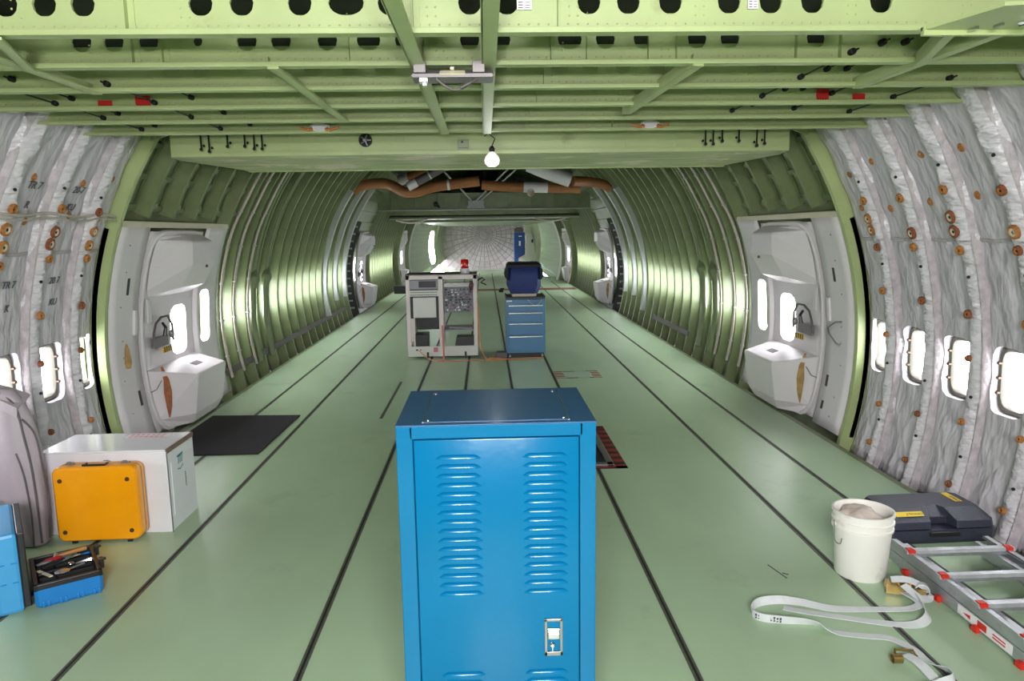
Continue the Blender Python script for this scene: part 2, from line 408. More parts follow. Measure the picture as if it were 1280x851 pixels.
# ------------------------------------------------------------------ ribs
def rib_mesh(s, y, t0, t1, r0=RF, r1=RS - .012, fl=.05, wt=.006):
    mb = MB(); n = max(6, int((t1 - t0) / D(4)))
    def arc(ya, yb, ra, rb):
        loops = []
        for k in range(n + 1):
            t = t0 + (t1 - t0) * k / n
            loops.append([hp(s, t, ya, ra), hp(s, t, yb, ra), hp(s, t, yb, rb), hp(s, t, ya, rb)])
        mb.loft(loops)
    arc(y, y + wt, r0, r1); arc(y + wt, y + fl, r0, r0 + .006); arc(y - .03, y, r1 - .008, r1)
    return mb
for s, nm in SIDES:
    for k, y in enumerate(AFT_RIBS + MID_RIBS):
        aft = y > 19
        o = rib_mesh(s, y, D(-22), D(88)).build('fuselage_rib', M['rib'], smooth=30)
        tag(o, ('green fuselage rib on the far %s wall beyond the second door' if aft else 'green fuselage rib on the bare %s wall between the first and second doors') % nm, 'rib',
            ('ribs beyond the second %s door' if aft else 'ribs of the bare %s wall') % nm)
    for k, y in enumerate((6.62, 7.13, 7.64, 8.15)):
        o = rib_mesh(s, y, th_of(2.02, RF), D(70)).build('fuselage_rib', M['rib'], smooth=30)
        tag(o, 'short green rib above the nearest %s door' % nm, 'rib', 'short ribs above the %s door' % nm)
        mbc = MB()
        for zt in (2.12, 2.33, 2.5):
            t = th_of(zt, RF); p = hp(s, t, y + .006, RF + .01)
            mbc.prism([hp(s, t - .008, y + .006, RF + .01), hp(s, t - .008, y + .006, RF + .13), hp(s, t + .008, y + .006, RF + .13), hp(s, t + .008, y + .006, RF + .01)], (0, .13, 0))
        c = mbc.build('clip', M['rib'], o, world_root=True)
    # deep frame by the door, on the edge of the padding
    mb = rib_mesh(s, 6.075, D(-20), D(60), RF - .035, RS - .02, .05, .012)
    o = mb.build('door_frame_post', M['beam'], smooth=30); tag(o, 'deep green curved frame between silver padding and nearest %s door' % nm, 'frame')
    mb = MB()
    mb.loft([[hp(s, t, 6.075, RF + .03), hp(s, t, 6.145, RF + .03), hp(s, t, 6.145, RF + .07), hp(s, t, 6.075, RF + .07)] for t in [D(-14) + D(34) * k / 16 for k in range(17)]])
    mb.build('seal', M['rubber'], o, world_root=True, smooth=True)
    # far frames: dark corrugated frame and smooth wide frame before the tail
    o = rib_mesh(s, 25.7, D(-20), D(80), 3.08, RS - .02, .12, .05).build('fuselage_rib', M['rib'], smooth=30)
    tag(o, 'broad green frame before the smooth tail on the %s' % nm, 'rib')
    o = rib_mesh(s, 27.7, D(-20), D(80), 3.12, RS - .02, .35, .05).build('fuselage_rib', M['rib'], smooth=30)
    tag(o, 'wide dark green frame where the %s tail narrows' % nm, 'rib')

# upper deck floor above the beams = ceiling, coloured dark for the shaded gaps
mb = MB(); mb.box(-2.74, 2.74, -9, 7.05, 2.745, 2.80); structure(mb.build('ceiling', M['dark']), 'upper deck floor above the green beams, shade of the gaps in its dark colour')
mb = MB()
mb.loft([[(-w, y, z), (w, y, z), (w, y, z + .04), (-w, y, z + .04)] for y, z, w in ((22, 2.33, 2.85), (26, 2.26, 2.8), (30, 2.2, 2.3), (36.4, 2.16, 1.8))])
structure(mb.build('trim_20', M['rib']), 'low green ceiling of the far aft cabin')

# ------------------------------------------------------------------ ceiling beams
BEAM_Y = [2.68, 3.17, 3.67, 4.17, 4.67, 5.17]
H1 = [-1.64, -1.51, -1.38, -.98, -.84, -.64, (-.48, 1.5), -.33, -.05, .08, .37, .51, .66, .87, 1.02, 1.17, 1.42]
H2 = [-1.65, -1.52, -1.38, (-1.18, .5), -.98, -.84, -.65, (-.48, 1.2), -.33, -.06, .07, (.36, 1.25), .51, .67, .9, 1.04, 1.41]
H3 = [-1.5, -1.36, (-1.17, .6), -.99, -.83, -.65, (-.48, 1.3), -.32, .07, (.37, 1.1), .52, .68, .85, 1.01, 1.4]
H4 = [-1.2, -.86, -.65, (-.48, 1.2), -.32, .07, (.37, 1.2), .55, .8, 1.2]
STIFF = [[-.24, .27, -1.22], [-1.43, -1.31, -.55, -.24, .29, .44, .7, .82, 1.33, 1.52], [-.25, .3, -.1], [-.24, .3], [-.25, .29], [-.25, .29, .9]]
ORD = ['first', 'second', 'third', 'fourth', 'fifth', 'sixth']
HZ = 2.645
def plate_with_holes(mb, x0, x1, z0, z1, y, holes, r=.041):
    cx = x0; hs = sorted([(h, 1.) if not isinstance(h, tuple) else h for h in holes])
    edges = []
    for h, k in hs: edges.append((h - r * k - .012, h + r * k + .012, h, k))
    for a, b, h, k in edges:
        if a > cx: mb.poly([(cx, y, z0), (a, y, z0), (a, y, z1), (cx, y, z1)])
        n = 6; out = []
        for i in range(n): out.append((a + (b - a) * i / n, z0))
        for i in range(n): out.append((b, z0 + (z1 - z0) * i / n))
        for i in range(n): out.append((b - (b - a) * i / n, z1))
        for i in range(n): out.append((a, z1 - (z1 - z0) * i / n))
        inn = []
        for (x, z) in out:
            an = math.atan2(z - HZ, x - h); inn.append((h + r * k * math.cos(an), HZ + r * min(k, 1.0) * math.sin(an)))
        mb.loft([[(x, y, z) for x, z in out], [(x, y, z) for x, z in inn], [(x, y + .012, z) for x, z in inn]], cap=False)
        cx = b
    if x1 > cx: mb.poly([(cx, y, z0), (x1, y, z0), (x1, y, z1), (cx, y, z1)])
for i, y in enumerate(BEAM_Y):
    hx = 2.72
    root = thing('ceiling_beam', '%s green cross beam overhead counting from the camera%s' % (ORD[i], (', with round holes', ', with round holes and stiffeners', ', above the grey light fixture', ', hung with red tags', '', ', carrying two white connectors')[i]), 'beam', (0, y, 2.54))
    mb = MB()
    plate_with_holes(mb, -hx, hx, 2.55, 2.745, y, [H1, H2, H3, H4, [-.48, .37], [-.4]][i])
    for k in range(150):     # rivet rows
        x = -2.6 + 5.2 * k / 149
        for zz in (2.572,): mb.lathe([(.0045, 0), (.003, .003), (0, .004)], n=5, T=Matrix.Translation((x, y, zz)) @ Matrix.Rotation(PI / 2, 4, 'X'))
    for xx in (-1.9, -1.62, -1.05, -.2, .3, .75, 1.3, 1.72, 2.05):
        for zz in (2.60, 2.63, 2.66, 2.69):
            for dx in (0, .03): mb.lathe([(.0045, 0), (.003, .003), (0, .004)], n=5, T=Matrix.Translation((xx + dx, y, zz)) @ Matrix.Rotation(PI / 2, 4, 'X'))
    mb.build('web', M['beam'], root, world_root=True)
    mb = MB(); mb.box(-hx, hx, y - .03, y + .03, 2.538, 2.55); mb.box(-hx, hx, y - .034, y - .028, 2.536, 2.556)
    bev_mod(mb.build('flange', M['beam'], root, world_root=True), .002)
    for x in STIFF[i]:
        mb = MB(); mb.box(x - .012, x - .008, y - .03, y, 2.55, 2.744); mb.box(x - .012, x + .014, y - .004, y - .001, 2.55, 2.744)
        mb.build('stiffener', M['beam'], root, world_root=True)
# wall brackets: big gusset at top right
g = MB(); g.prism([(1.53, 2.60, 2.522), (1.53, 2.62, 2.522), (2.1, 2.60, 2.522), (2.4, 2.5, 2.522), (2.4, 2.15, 2.522), (1.62, 2.32, 2.522)], (0, 0, .012)); g.box(1.53, 2.4, 2.59, 2.61, 2.505, 2.534)
o = g.build('gusset_plate', M['beam']); tag(o, 'pale green triangular gusset plate on the first beam, upper right corner', 'plate')
mb = MB(); mb.box(1.68, 1.692, 2.54, 2.58, 2.512, 2.522); mb.box(1.74, 1.752, 2.50, 2.54, 2.512, 2.522); mb.tube([(1.80, 2.5, 2.516), (1.84, 2.47, 2.516)], .008, 6); mb.build('clip', M['chrome'], o, world_root=True)

# longitudinal straps below the beams
def strip(name, p, q, label, w=.028, z=2.526, cat='strap'):
    mb = MB(); a, b = Vector((*p, z)), Vector((*q, z)); d = (b - a).normalized(); n = Vector((-d.y, d.x, 0)) * w
    mb.prism([a - n, a + n, b + n, b - n], (0, 0, .010))
    nn = n * .12
    mb.prism([a + n - nn, a + n + nn, b + n + nn, b + n - nn], (0, 0, .05))
    return tag(mb.build(name, M['beam']), label, cat)
strip('ceiling_strut', (-.274, 2.0), (-.274, 5.2), 'green lengthwise strut under the beams passing left end of grey light fixture', cat='strut')
strip('ceiling_strut', (.018, 2.0), (.018, 5.2), 'green lengthwise strut under the beams passing right end of grey light fixture', cat='strut')
for s_, w_ in SIDES:
    strip('ceiling_strut', (s_ * 1.87, 2.4), (s_ * 1.85, 3.66), 'long green strut under the first three beams at far %s' % w_, .022, cat='strut')
    strip('ceiling_strut', (s_ * 1.66, 2.64), (s_ * 1.84, 3.12), 'short green strut angled beside the long strut at far %s' % w_, .018, z=2.52, cat='strut')
strip('ceiling_strut', (-.87, 3.14), (-.85, 4.6), 'green diagonal strut left of the two lengthwise struts', .022, cat='strut')
strip('ceiling_strut', (.90, 3.14), (.84, 4.4), 'green diagonal strut right of the two lengthwise struts', .022, cat='strut')

# box beam that closes the upper deck
bb = thing('box_beam', 'large green box beam closing the beamed ceiling, underside scraped to bare paint at right', 'beam', (0, 5.75, 2.45))
mb = MB()
mb.box(-2.38, 2.38, 5.75, 5.765, 2.45, 2.745); mb.box(-2.38, 2.38, 5.735, 5.75, 2.452, 2.475)
for x in (-1.5, -.62, -.28, .1, .62, 1.1, 1.5): mb.box(x, x + .004, 5.744, 5.75, 2.475, 2.74)
for x in (-.2, .1, .5, .86, 1.05, 1.3): mb.lathe([(.008, 0), (.008, .008), (0, .008)], n=8, T=Matrix.Translation((x, 5.75, 2.59)) @ Matrix.Rotation(PI / 2, 4, 'X'))
mb.build('front_panel', M['beam'], bb, world_root=True)
mb = MB()
mb.prism([(-2.38, 5.765, 2.45), (2.38, 5.765, 2.45), (2.52, 6.3, 2.47), (2.3, 7.05, 2.45), (-2.2, 7.05, 2.45), (-2.5, 6.3, 2.47)], (0, 0, .02))
mb.build('bottom_panel', M['bare'], bb, world_root=True)
mb = MB(); mb.box(-2.25, 2.3, 7.04, 7.055, 2.45, 2.8); mb.box(-2.22, 2.3, 7.03, 7.07, 2.44, 2.455); mb.build('rear_panel', M['beam'], bb, world_root=True)
for s in (-1, 1):
    mb = MB(); mb.prism([(s * 2.38, 5.75, 2.45), (s * 2.38, 5.75, 2.744), (s * 2.5, 6.3, 2.744), (s * 2.52, 6.3, 2.47)], (s * .012, 0, 0)); mb.build('end_plate', M['beam'], bb, world_root=True)
    mb = MB(); mb.prism([(s * 2.38, 5.74, 2.72), (s * 2.64, 6.02, 2.66), (s * 2.66, 6.02, 2.60), (s * 2.38, 5.74, 2.62)], (0, .02, 0)); mb.build('end_bracket', M['beam'], bb, world_root=True)
mb = MB(); mb.lathe([(.052, 0), (.052, .012), (.044, .012), (.044, 0)], n=20, T=Matrix.Translation((-.913, 5.75, 2.56)) @ Matrix.Rotation(PI / 2, 4, 'X')); 
mb.lathe([(.044, .002), (0, .002)], n=20, mi=1, T=Matrix.Translation((-.913, 5.75, 2.56)) @ Matrix.Rotation(PI / 2, 4, 'X'))
for a in range(5):
    an = a * 1.256; mb.tube([(-.913 + .042 * math.cos(an), 5.743, 2.56 + .042 * math.sin(an)), (-.913 - .02 * math.cos(an), 5.735, 2.56 - .01 * math.sin(an))], .006, 6, mi=2)
mb.build('cable_port', [M['black'], M['rubber'], M['steel']], bb, world_root=True)
mb = MB(); mb.box(-.205, -.12, 5.728, 5.74, 2.475, 2.555, .003); mb.box(-.18, -.165, 5.722, 5.73, 2.53, 2.545, mi=1); mb.box(-.2, -.13, 5.724, 5.73, 2.49, 2.494, mi=1)
o = mb.build('switch_plate', [M['rib'], M['black']]); tag(o, 'small square switch plate on the box beam left of the bare bulb', 'plate')
# bare bulb on the box beam
lamp = thing('work_bulb', 'round reflector bulb hanging lit at the middle of the box beam', 'lamp', (.055, 5.70, 2.33))
mb = MB(); mb.lathe([(0, 0), (.03, .004), (.052, .02), (.06, .05), (.05, .078), (.03, .1), (.018, .115)], (.055, 5.70, 2.345), 24); mb.build('bulb', M['glassbulb'], lamp, world_root=True, smooth=True)
mb = MB(); mb.lathe([(.02, 0), (.022, .03), (.012, .045), (0, .045)], (.055, 5.70, 2.455), 12); mb.tube([(.055, 5.7, 2.5), (.08, 5.72, 2.56), (.03, 5.73, 2.6), (.0, 5.74, 2.58)], .004, 6); mb.build('socket', M['black'], lamp, world_root=True)
# light fixture
fx = thing('light_fixture', 'grey strip light fixture bolted between the two lengthwise struts', 'lamp', (-.12, 3.15, 2.45))
mb = MB(); mb.prism([(-.30, 3.08, 2.49), (-.30, 3.16, 2.522), (-.30, 3.22, 2.522), (-.30, 3.22, 2.478), (-.30, 3.08, 2.478)], (.335, 0, 0), bev=.004)
for x in (-.27, -.03): mb.box(x - .02, x + .03, 3.075, 3.1, 2.495, 2.54, .002)
mb.build('housing', M['fixture'], fx, world_root=True)
mb = MB(); mb.prism([(-.185, 3.070, 2.487), (-.185, 3.10, 2.508), (-.185, 3.115, 2.502), (-.185, 3.085, 2.482)], (.105, 0, 0), bev=.003); mb.box(-.14, -.125, 3.07, 3.09, 2.505, 2.515); mb.build('lamp_cover', M['tube'], fx, world_root=True)
mb = MB(); mb.tube([(-.2 + .02 * k, 3.1, 2.475 - .045 * math.sin(PI * k / 8)) for k in range(9)], .005, 6); mb.tube([(-.03, 3.1, 2.476), (-.06, 3.08, 2.455), (-.10, 3.08, 2.435)], .006, 6); mb.build('cord', M['ductgrey'], fx, world_root=True)
mb = MB(); mb.box(-.27, -.23, 3.07, 3.10, 2.455, 2.476, .003); mb.box(-.255, -.235, 3.065, 3.08, 2.44, 2.456, .002); mb.build('junction_box', M['chrome'], fx, world_root=True)
# connectors on sixth beam
for x, w in ((-1.124, 'left'), (1.147, 'right')):
    c = thing('oval_connector', 'white oval connector with loose orange wires on sixth beam, %s of the bare bulb' % w, 'connector', (x, 5.12, 2.545))
    mb = MB(); mb.lathe([(0, 0), (.03, .002), (.058, .014), (.062, .03), (.05, .04), (0, .042)], n=20, T=Matrix.Translation((x, 5.16, 2.575)) @ Matrix.Diagonal((1.1, 1, .5, 1)) @ Matrix.Rotation(PI / 2, 4, 'X')); mb.build('body', M['paper'], c, world_root=True, smooth=True)
    for sx in (-1, 1):
        mb = MB(); mb.tube([(x + sx * .05, 5.12, 2.567), (x + sx * .08, 5.10, 2.55), (x + sx * .10, 5.11, 2.562), (x + sx * .13, 5.12, 2.57)], .008, 6); mb.tube([(x + sx * .045, 5.11, 2.557), (x + sx * .07, 5.09, 2.55)], .01, 6); mb.build('wires', M['orange'], c, world_root=True)
# red tags on fourth beam
for x, z, w, h, l in ((-2.064, 2.567, .075, .042, 'outer red cloth tag at left of the fourth beam'), (-1.861, 2.58, .08, .06, 'inner red cloth tag at left of the fourth beam'), (1.905, 2.585, .07, .062, 'inner red cloth tag at right of the fourth beam'), (2.113, 2.567, .07, .045, 'outer red cloth tag at right of the fourth beam')):
    mb = MB(); yy = 4.158
    pts = [(x - w / 2, z + h / 2)]; n = 5
    pts += [(x + w / 2, z + h / 2), (x + w / 2, z - h * .25)]
    for k in range(n): pts += [(x + w / 2 - w * (k + .25) / n, z - h / 2), (x + w / 2 - w * (k + .75) / n, z - h * .32)]
    pts += [(x - w / 2, z - h * .2)]
    mb.prism([(a, yy, b) for a, b in pts], (0, -.003, 0)); tag(mb.build('warning_tag', M['redtag']), l, 'tag')
# placards on first beam
for x, h, l in ((.141, .05, 'white and purple placard on the first beam right of the lengthwise struts'), (.952, .05, 'narrow white placard between two round holes on the first beam')):
    t = thing('placard', l, 'sign', (x, 2.672, 2.615))
    w = .026 if x < .5 else .018
    mb = MB(); mb.box(x - w, x + w, 2.668, 2.674, 2.617, 2.692); mb.build('plate', M['paper'], t, world_root=True)
    mb = MB(); mb.box(x - w, x + w, 2.6665, 2.668, 2.662, 2.692)
    for k in range(4): mb.box(x - w * .8, x - w * .2, 2.6668, 2.668, 2.622 + k * .009, 2.625 + k * .009)
    for k in range(4): mb.box(x + w * .1, x + w * .8, 2.6668, 2.668, 2.622 + k * .009, 2.624 + k * .009)
    mb.build('print', M['purple'], t, world_root=True)
# control cables running fore and aft
CB = [(1.56, 2.583, 3.1, 4.9), (1.69, 2.62, 3.1, 4.9), (1.79, 2.622, 3.1, 4.6), (1.957, 2.594, 3.6, 4.7), (2.312, 2.572, 3.6, 4.9), (-2.33, 2.575, 3.1, 5.2), (-2.24, 2.60, 3.6, 5.2), (-1.80, 2.575, 3.6, 5.2), (-1.6, 2.60, 3.9, 5.2)]
for x, z, ya, yb in CB:
    c = tag(bpy.data.objects.new('control_cable', None), 'thin dark control cable threading the beams at %s' % ('right' if x > 0 else 'left'), 'cable', 'control cables through the beams, %s' % ('right' if x > 0 else 'left')); COL.objects.link(c); c.location = (x, ya, z); 
    mb = MB(); mb.tube([(x, ya, z), (x, yb, z)], .0045, 6); mb.build('wire', M['black'], c, world_root=True)
    for y in BEAM_Y:
        if ya - .05 < y < yb + .05:
            mb = MB(); mb.lathe([(.004, -.03), (.014, -.028), (.014, .028), (.004, .03)], n=10, T=Matrix.Translation((x, y, z)) @ Matrix.Rotation(PI / 2, 4, 'X')); mb.build('grommet', M['rubber'], c, world_root=True)
# dark hanging rods in front of box beam
for s, w in SIDES:
    for k, (x, l) in enumerate(((1.70, .07), (1.76, .07), (1.83, .05), (1.96, .05), (2.10, .085), (2.16, .07))):
        x = x * (1 if s > 0 else .985)
        t = thing('hanging_clamp', 'black rod clamp hanging before the box beam at %s' % w, 'clamp', (s * x, 5.66, 2.5), group='black rod clamps at %s' % w)
        mb = MB(); mb.tube([(s * x, 5.66, 2.70), (s * x, 5.66, 2.62 - l - .05)], .007, 6); mb.build('rod', M['black'], t, world_root=True)
        mb = MB(); mb.sphere((s * x, 5.655, 2.62 - l - .055), .013, 8); mb.sphere((s * (x - .022), 5.655, 2.62 - l - .03), .010, 8); mb.build('knob', M['rubber'], t, world_root=True)

# ------------------------------------------------------------------ padded bays
WR = [5.70 - .508 * k for k in range(5)]     # wrapped ribs 5.70 ... 3.67
RBL = 3.315
def nz(p, sc=1., seed=0.): return noise.noise(Vector((p[0] * sc + seed, p[1] * sc, p[2] * sc)))
def pad_point(s, y, th, y0, y1, k=0.):
    u = (y - y0) / (y1 - y0)
    e = min(1, 6 * max(0, min(u, 1 - u)))
    r = RBL - .035 * math.sin(PI * max(0, min(1, u))) + .012 * nz((s * 7 + y, th * 3.3, 0), 5) + .006 * nz((y, th * 3.3, 4), 14)
    r += e * .02 * (.35 - abs(nz((y * 1.3 + s * 9, th * 3.3, 1.7), 4.2))) * -1 * .8
    return hp(s, th, y, r)
ORDW = {0: 'first', 1: 'second', 2: 'third', 3: 'fourth', 4: 'fifth'}
bays = [(5.70, 6.055)] + [(WR[k + 1], WR[k]) for k in range(4)] + [(3.16, 3.67)]
TS, TTOP, TBOT = th_of(1.76, RBL), D(35.4), D(-16)
INK = {1: ('20-7', 'K U'), 2: ('TR 7', 'R'), 0: ('KU', '')}
for s, nm in SIDES:
    so = -.07 if s > 0 else 0.
    for k, (ya, yb) in enumerate(bays[:6]):
        ya += so; yb += so if k else 0
        wy = 5.95 - .508 * k + so
        # upper blanket
        mb = MB(); mb.grid(lambda u, v: pad_point(s, ya + (yb - ya) * u, TS + (TTOP - TS) * v, ya, yb), 24, 40)
        r = thing('insulation_blanket', 'upper silver insulation blanket, %s bay from the %s door' % (['first', 'second', 'third', 'fourth', 'fifth', 'sixth'][k], nm), 'insulation', hp(s, TS, (ya + yb) / 2, RBL))
        o = solid(mb.build('quilted_cover', M['silver'], r, smooth=60, world_root=True), .012, -1)
        for j in range(2):
            t = th_of(1.98 + .28 * j + .1 * random.random(), RBL); yy = ya + (yb - ya) * (.4 + .25 * random.random())
            p = pad_point(s, yy, t, ya, yb); n = (p - Vector((0, yy, .8))).normalized(); q = n.to_track_quat('Z', 'Y').to_matrix().to_4x4()
            m2 = MB(); m2.lathe([(.028, .014), (.032, -.008), (.026, -.018), (.012, -.016), (0, -.01)], n=14, T=Matrix.Translation(p) @ q); m2.build('rust_washer', M['rust'], r, world_root=True, smooth=True)
        if s < 0 and k in (1, 2, 3):
            for j, tx in enumerate((('20-7', 'KU'), ('TR 7', 'R'), ('TR', 'K'))[k - 1]):
                t = th_of(2.22 - .13 * j, RBL); yy = ya + (yb - ya) * .45; p = pad_point(s, yy, t, ya, yb)
                inward = -(p - Vector((0, yy, .8))).normalized(); right = Vector((0, 1, 0)); up = inward.cross(right)
                T = Matrix.Translation(p + inward * .022) @ Matrix((right, up, inward)).transposed().to_4x4()
                text_mesh('handwriting', tx, .075, M['ink'], r, r.matrix_basis.inverted() @ T, .002, shear=.3)
        # lower blanket with window cut-out
        mb = MB(); hz = th_of(.86, RBL); b0, b1 = D(-6), D(8.5)
        for t0, t1, n in ((TBOT, b0, 8), (b1, TS, 8)): mb.grid(lambda u, v: pad_point(s, ya + (yb - ya) * u, t0 + (t1 - t0) * v, ya, yb), 20, n * 2)
        hw = .165
        wyy = wy if k else (ya + yb) / 2 + .04
        if k == 0: hw = .14
        ring_cell(mb, ya, yb, b0, b1, (wyy, hz, hw, .23 / RBL), lambda y, t, f: pad_point(s, y, t, ya, yb), 20, 14, 7, extra=[lambda y, t: hp(s, t, y, RBL + .02), lambda y, t: hp(s, hz + (t - hz) * 1.04, wyy + (y - wyy) * 1.04, RBL + .028)])
        r = thing('insulation_blanket', 'lower silver insulation blanket around the %s window from the %s door' % (['first', 'second', 'third', 'fourth', 'fifth', 'sixth'][k], nm), 'insulation', hp(s, D(-10), (ya + yb) / 2, RBL))
        solid(mb.build('quilted_cover', M['mint'] if (s < 0 and k == 4) else M['silver'], r, smooth=60, world_root=True), .01, -1)
        mb = MB(); mb.loft([[pad_point(s, y, TS + d, ya, yb) + Vector((-s * e, 0, 0)) for d, e in ((-.006, .006), (-.003, .016), (.003, .016), (.006, .006))] for y in [ya + (yb - ya) * j / 10 for j in range(11)]])
        mb.build('seam_tape', M['seam'], r, world_root=True, smooth=True)
        if s < 0 and k in (1, 2, 3):
            for j, tx in enumerate((('20 7', 'KU'), ('TR 7', 'K'), ('TR', 'K'))[k - 1]):
                t = th_of(1.56 - .16 * j, RBL); yy = ya + (yb - ya) * .42; p = pad_point(s, yy, t, ya, yb)
                inward = -(p - Vector((0, yy, .8))).normalized(); right = Vector((0, 1, 0)); up = inward.cross(right)
                T = Matrix.Translation(p + inward * .022) @ Matrix((right, up, inward)).transposed().to_4x4()
                text_mesh('handwriting', tx, .07, M['ink'], r, r.matrix_basis.inverted() @ T, .002, shear=.3)
    # wrapped ribs
    for k, y in enumerate(WR[:5]):
        y += so
        r = thing('wrapped_rib', 'rib wrapped in crinkled silver cloth, %s from the %s door' % (ORDW[k], nm), 'insulation', hp(s, D(-15), y, RBL - .1))
        mb = MB(); n = 120
        loops = []
        for i in range(n + 1):
            t = TBOT + (D(35.4) - TBOT) * i / n
            lp = []
            for j in range(13):
                a = PI * j / 12; rr = .102 + .012 * nz((s * 3 + y * 9, t * 9, j * .25), 1.6) + .006 * nz((y, t * 26, j), 1.3)
                rr *= (1.12 if t > TS else 1.0); rr += .022 * (abs(nz((y * 3 + j * .16, t * 3.3 + j * .05, s * 2), 4.5)) - .25) + .008 * abs(nz((y, t * 40 + j * .6, s), 1.0))
                lp.append(hp(s, t, y - math.cos(a) * rr * .85, RBL + .015 - math.sin(a) * (rr + .012)))
            loops.append(lp)
        mb.loft(loops, cap=False, closed=False); mb.build('wrap', M['silver2'], r, smooth=60, world_root=True)
        mb = MB()
        sgn = -1
        loops = []
        for i in range(n + 1):
            t = TBOT + (D(35.2) - TBOT) * i / n; w = .012 * nz((y * 5, t * 12, s), 1.)
            yy = y + sgn * (.088 + w)
            loops.append([hp(s, t, yy, RBL - .02), hp(s, t, yy + .006, RBL - .075 - w), hp(s, t, yy + .016, RBL - .082 - w), hp(s, t, yy + .024, RBL - .03), hp(s, t, yy + .03, RBL - .075), hp(s, t, yy + .038, RBL - .07)])
        mb.loft(loops, cap=False, closed=False); mb.build('seam_flap', M['seam'], r, smooth=60, world_root=True)
        for zz, sz in ((2.05 + .06 * nz((k, s, 0), 2.3), .9), (1.90, 1.15), (1.81, 1.15), (1.70, .8), (1.34 - .03 * k, .8), (.98, .6), (.42 + .05 * k, .6), (.1, .6)):
            if random.random() < .12: continue
            zz += .03 * (random.random() - .5)
            t = th_of(zz, RBL - .1); yy = y + .03 * (random.random() - .2); p = hp(s, t, yy, RBL - .118)
            n_ = (p - Vector((0, yy, .8))).normalized(); q = n_.to_track_quat('Z', 'Y').to_matrix().to_4x4()
            m2 = MB(); R_ = .038 * sz
            m2.lathe([(R_ * 1.05, .012), (R_, -.004), (R_ * .72, -.012), (R_ * .6, -.006)], n=12, mi=0, T=Matrix.Translation(p) @ q)
            m2.lathe([(R_ * .6, -.006), (R_ * .25, -.003)], n=12, mi=1, T=Matrix.Translation(p) @ q)
            m2.lathe([(R_ * .25, -.003), (R_ * .2, .004), (0, .004)], n=12, mi=2, T=Matrix.Translation(p) @ q)
            m2.build('rust_washer', [M['rust'] if random.random() < .6 else M['rust2'], M['cream'] if sz > 1 else M['rust'], M['rubber']], r, world_root=True, smooth=True)
        for zz in (2.2, 1.55, .72, .3):
            zz += .1 * (random.random() - .5); t = th_of(zz, RBL - .1); m2 = MB(); m2.sphere(hp(s, t, y - .03, RBL - .112), .011, 8); m2.build('snap', M['rubber'], r, world_root=True, smooth=True)
    # pipe run across left padding / cable
    mb = MB()
    pts = [pad_point(s, y, th_of(2.02 + .012 * math.sin(y * 9), RBL), 3.1, 6.1) + Vector((-s * (.10 + .02 * math.sin(y * 11)), 0, 0)) for y in [3.2 + .1 * j for j in range(29 if s < 0 else 1)]]
    if s < 0:
        mb.tube(pts, .010, 6); mb.tube([p + Vector((0, 0, -.03)) for p in pts], .007, 6)
        tag(mb.build('wire_run', M['wire'], smooth=True), 'tan wire pair strung across the silver padding on the left wall', 'cable')
    # windows of the padded bays
    for k in range(6):
        wy = 5.95 - .508 * k + so; hz = th_of(.86, RS)
        n_ = 1 + k + (10 if s > 0 else 0)
        root = thing('window_%d' % n_, '%s cabin window from the %s door, in the silver padding' % (['first', 'second', 'third', 'fourth', 'fifth', 'sixth'][k], nm), None, hp(s, hz, wy, RS - .02), kind='structure')
        def se(a, hw, hh):
            kx = (abs(math.cos(a)) ** 4 + abs(math.sin(a)) ** 4) ** -.25; return math.cos(a) * kx * hw, math.sin(a) * kx * hh
        mb = MB(); N = 40
        loops = []
        for w, r in ((.19, RS - .052), (.172, RS - .058), (.150, RS - .064), (.138, RS - .056), (.129, RS - .02), (.126, RS + .03)):
            loops.append([hp(s, hz + se(2 * PI * j / N, w, w + .055)[1] / RS, wy + se(2 * PI * j / N, w, w)[0], r) for j in range(N)])
        mb.loft(loops, cap=False); mb.build('window_frame', M['winframe'], root, world_root=True, smooth=40)
        mb = MB(); pl = [hp(s, hz + se(2 * PI * j / N, .13, .185)[1] / RS, wy + se(2 * PI * j / N, .13, .13)[0], RS - .004) for j in range(N)]
        mb.poly(pl); mb.build('pane', M['pane'], root, world_root=True)
        for zz in (-.10, 0, .10):
            for yy in (-.158, .158):
                mb = MB(); c = hp(s, hz + zz / RS, wy + yy, RS - .066); mb.sphere(c, .013, 8); mb.box(c.x - .01, c.x + .01, c.y - .022, c.y + .022, c.z - .006, c.z + .006); mb.build('clip', M['bronze'], root, world_root=True)

# ------------------------------------------------------------------ doors
def rect_patch(mb, s, y0, y1, z0, z1, r, ny=4, nz_=18):
    mb.grid(lambda u, v: hp(s, th_of(z0 + (z1 - z0) * v, r), y0 + (y1 - y0) * u, r), ny, nz_)
def holed_patch(mb, s, y0, y1, z0, z1, r, hole, nx=8, extra_r=.09):
    hy, hz_, hw, hh = hole; ta, tb = th_of(hz_ - hh - .08, r), th_of(hz_ + hh + .08, r); t0, t1 = th_of(z0, r), th_of(z1, r)
    for a, b, n in ((t0, ta, 6), (tb, t1, 8)): mb.grid(lambda u, v: hp(s, a + (b - a) * v, y0 + (y1 - y0) * u, r), nx, n)
    ht = (th_of(hz_ - hh, r) + th_of(hz_ + hh, r)) / 2
    ring_cell(mb, y0, y1, ta, tb, (hy, ht, hw, hh / r), lambda y, t, f: hp(s, t, y, r), nx, 8, 3, extra=[lambda y, t: hp(s, t, y, r + .02), lambda y, t: hp(s, ht + (t - ht) * .96, hy + (y - hy) * .96, r + extra_r)])
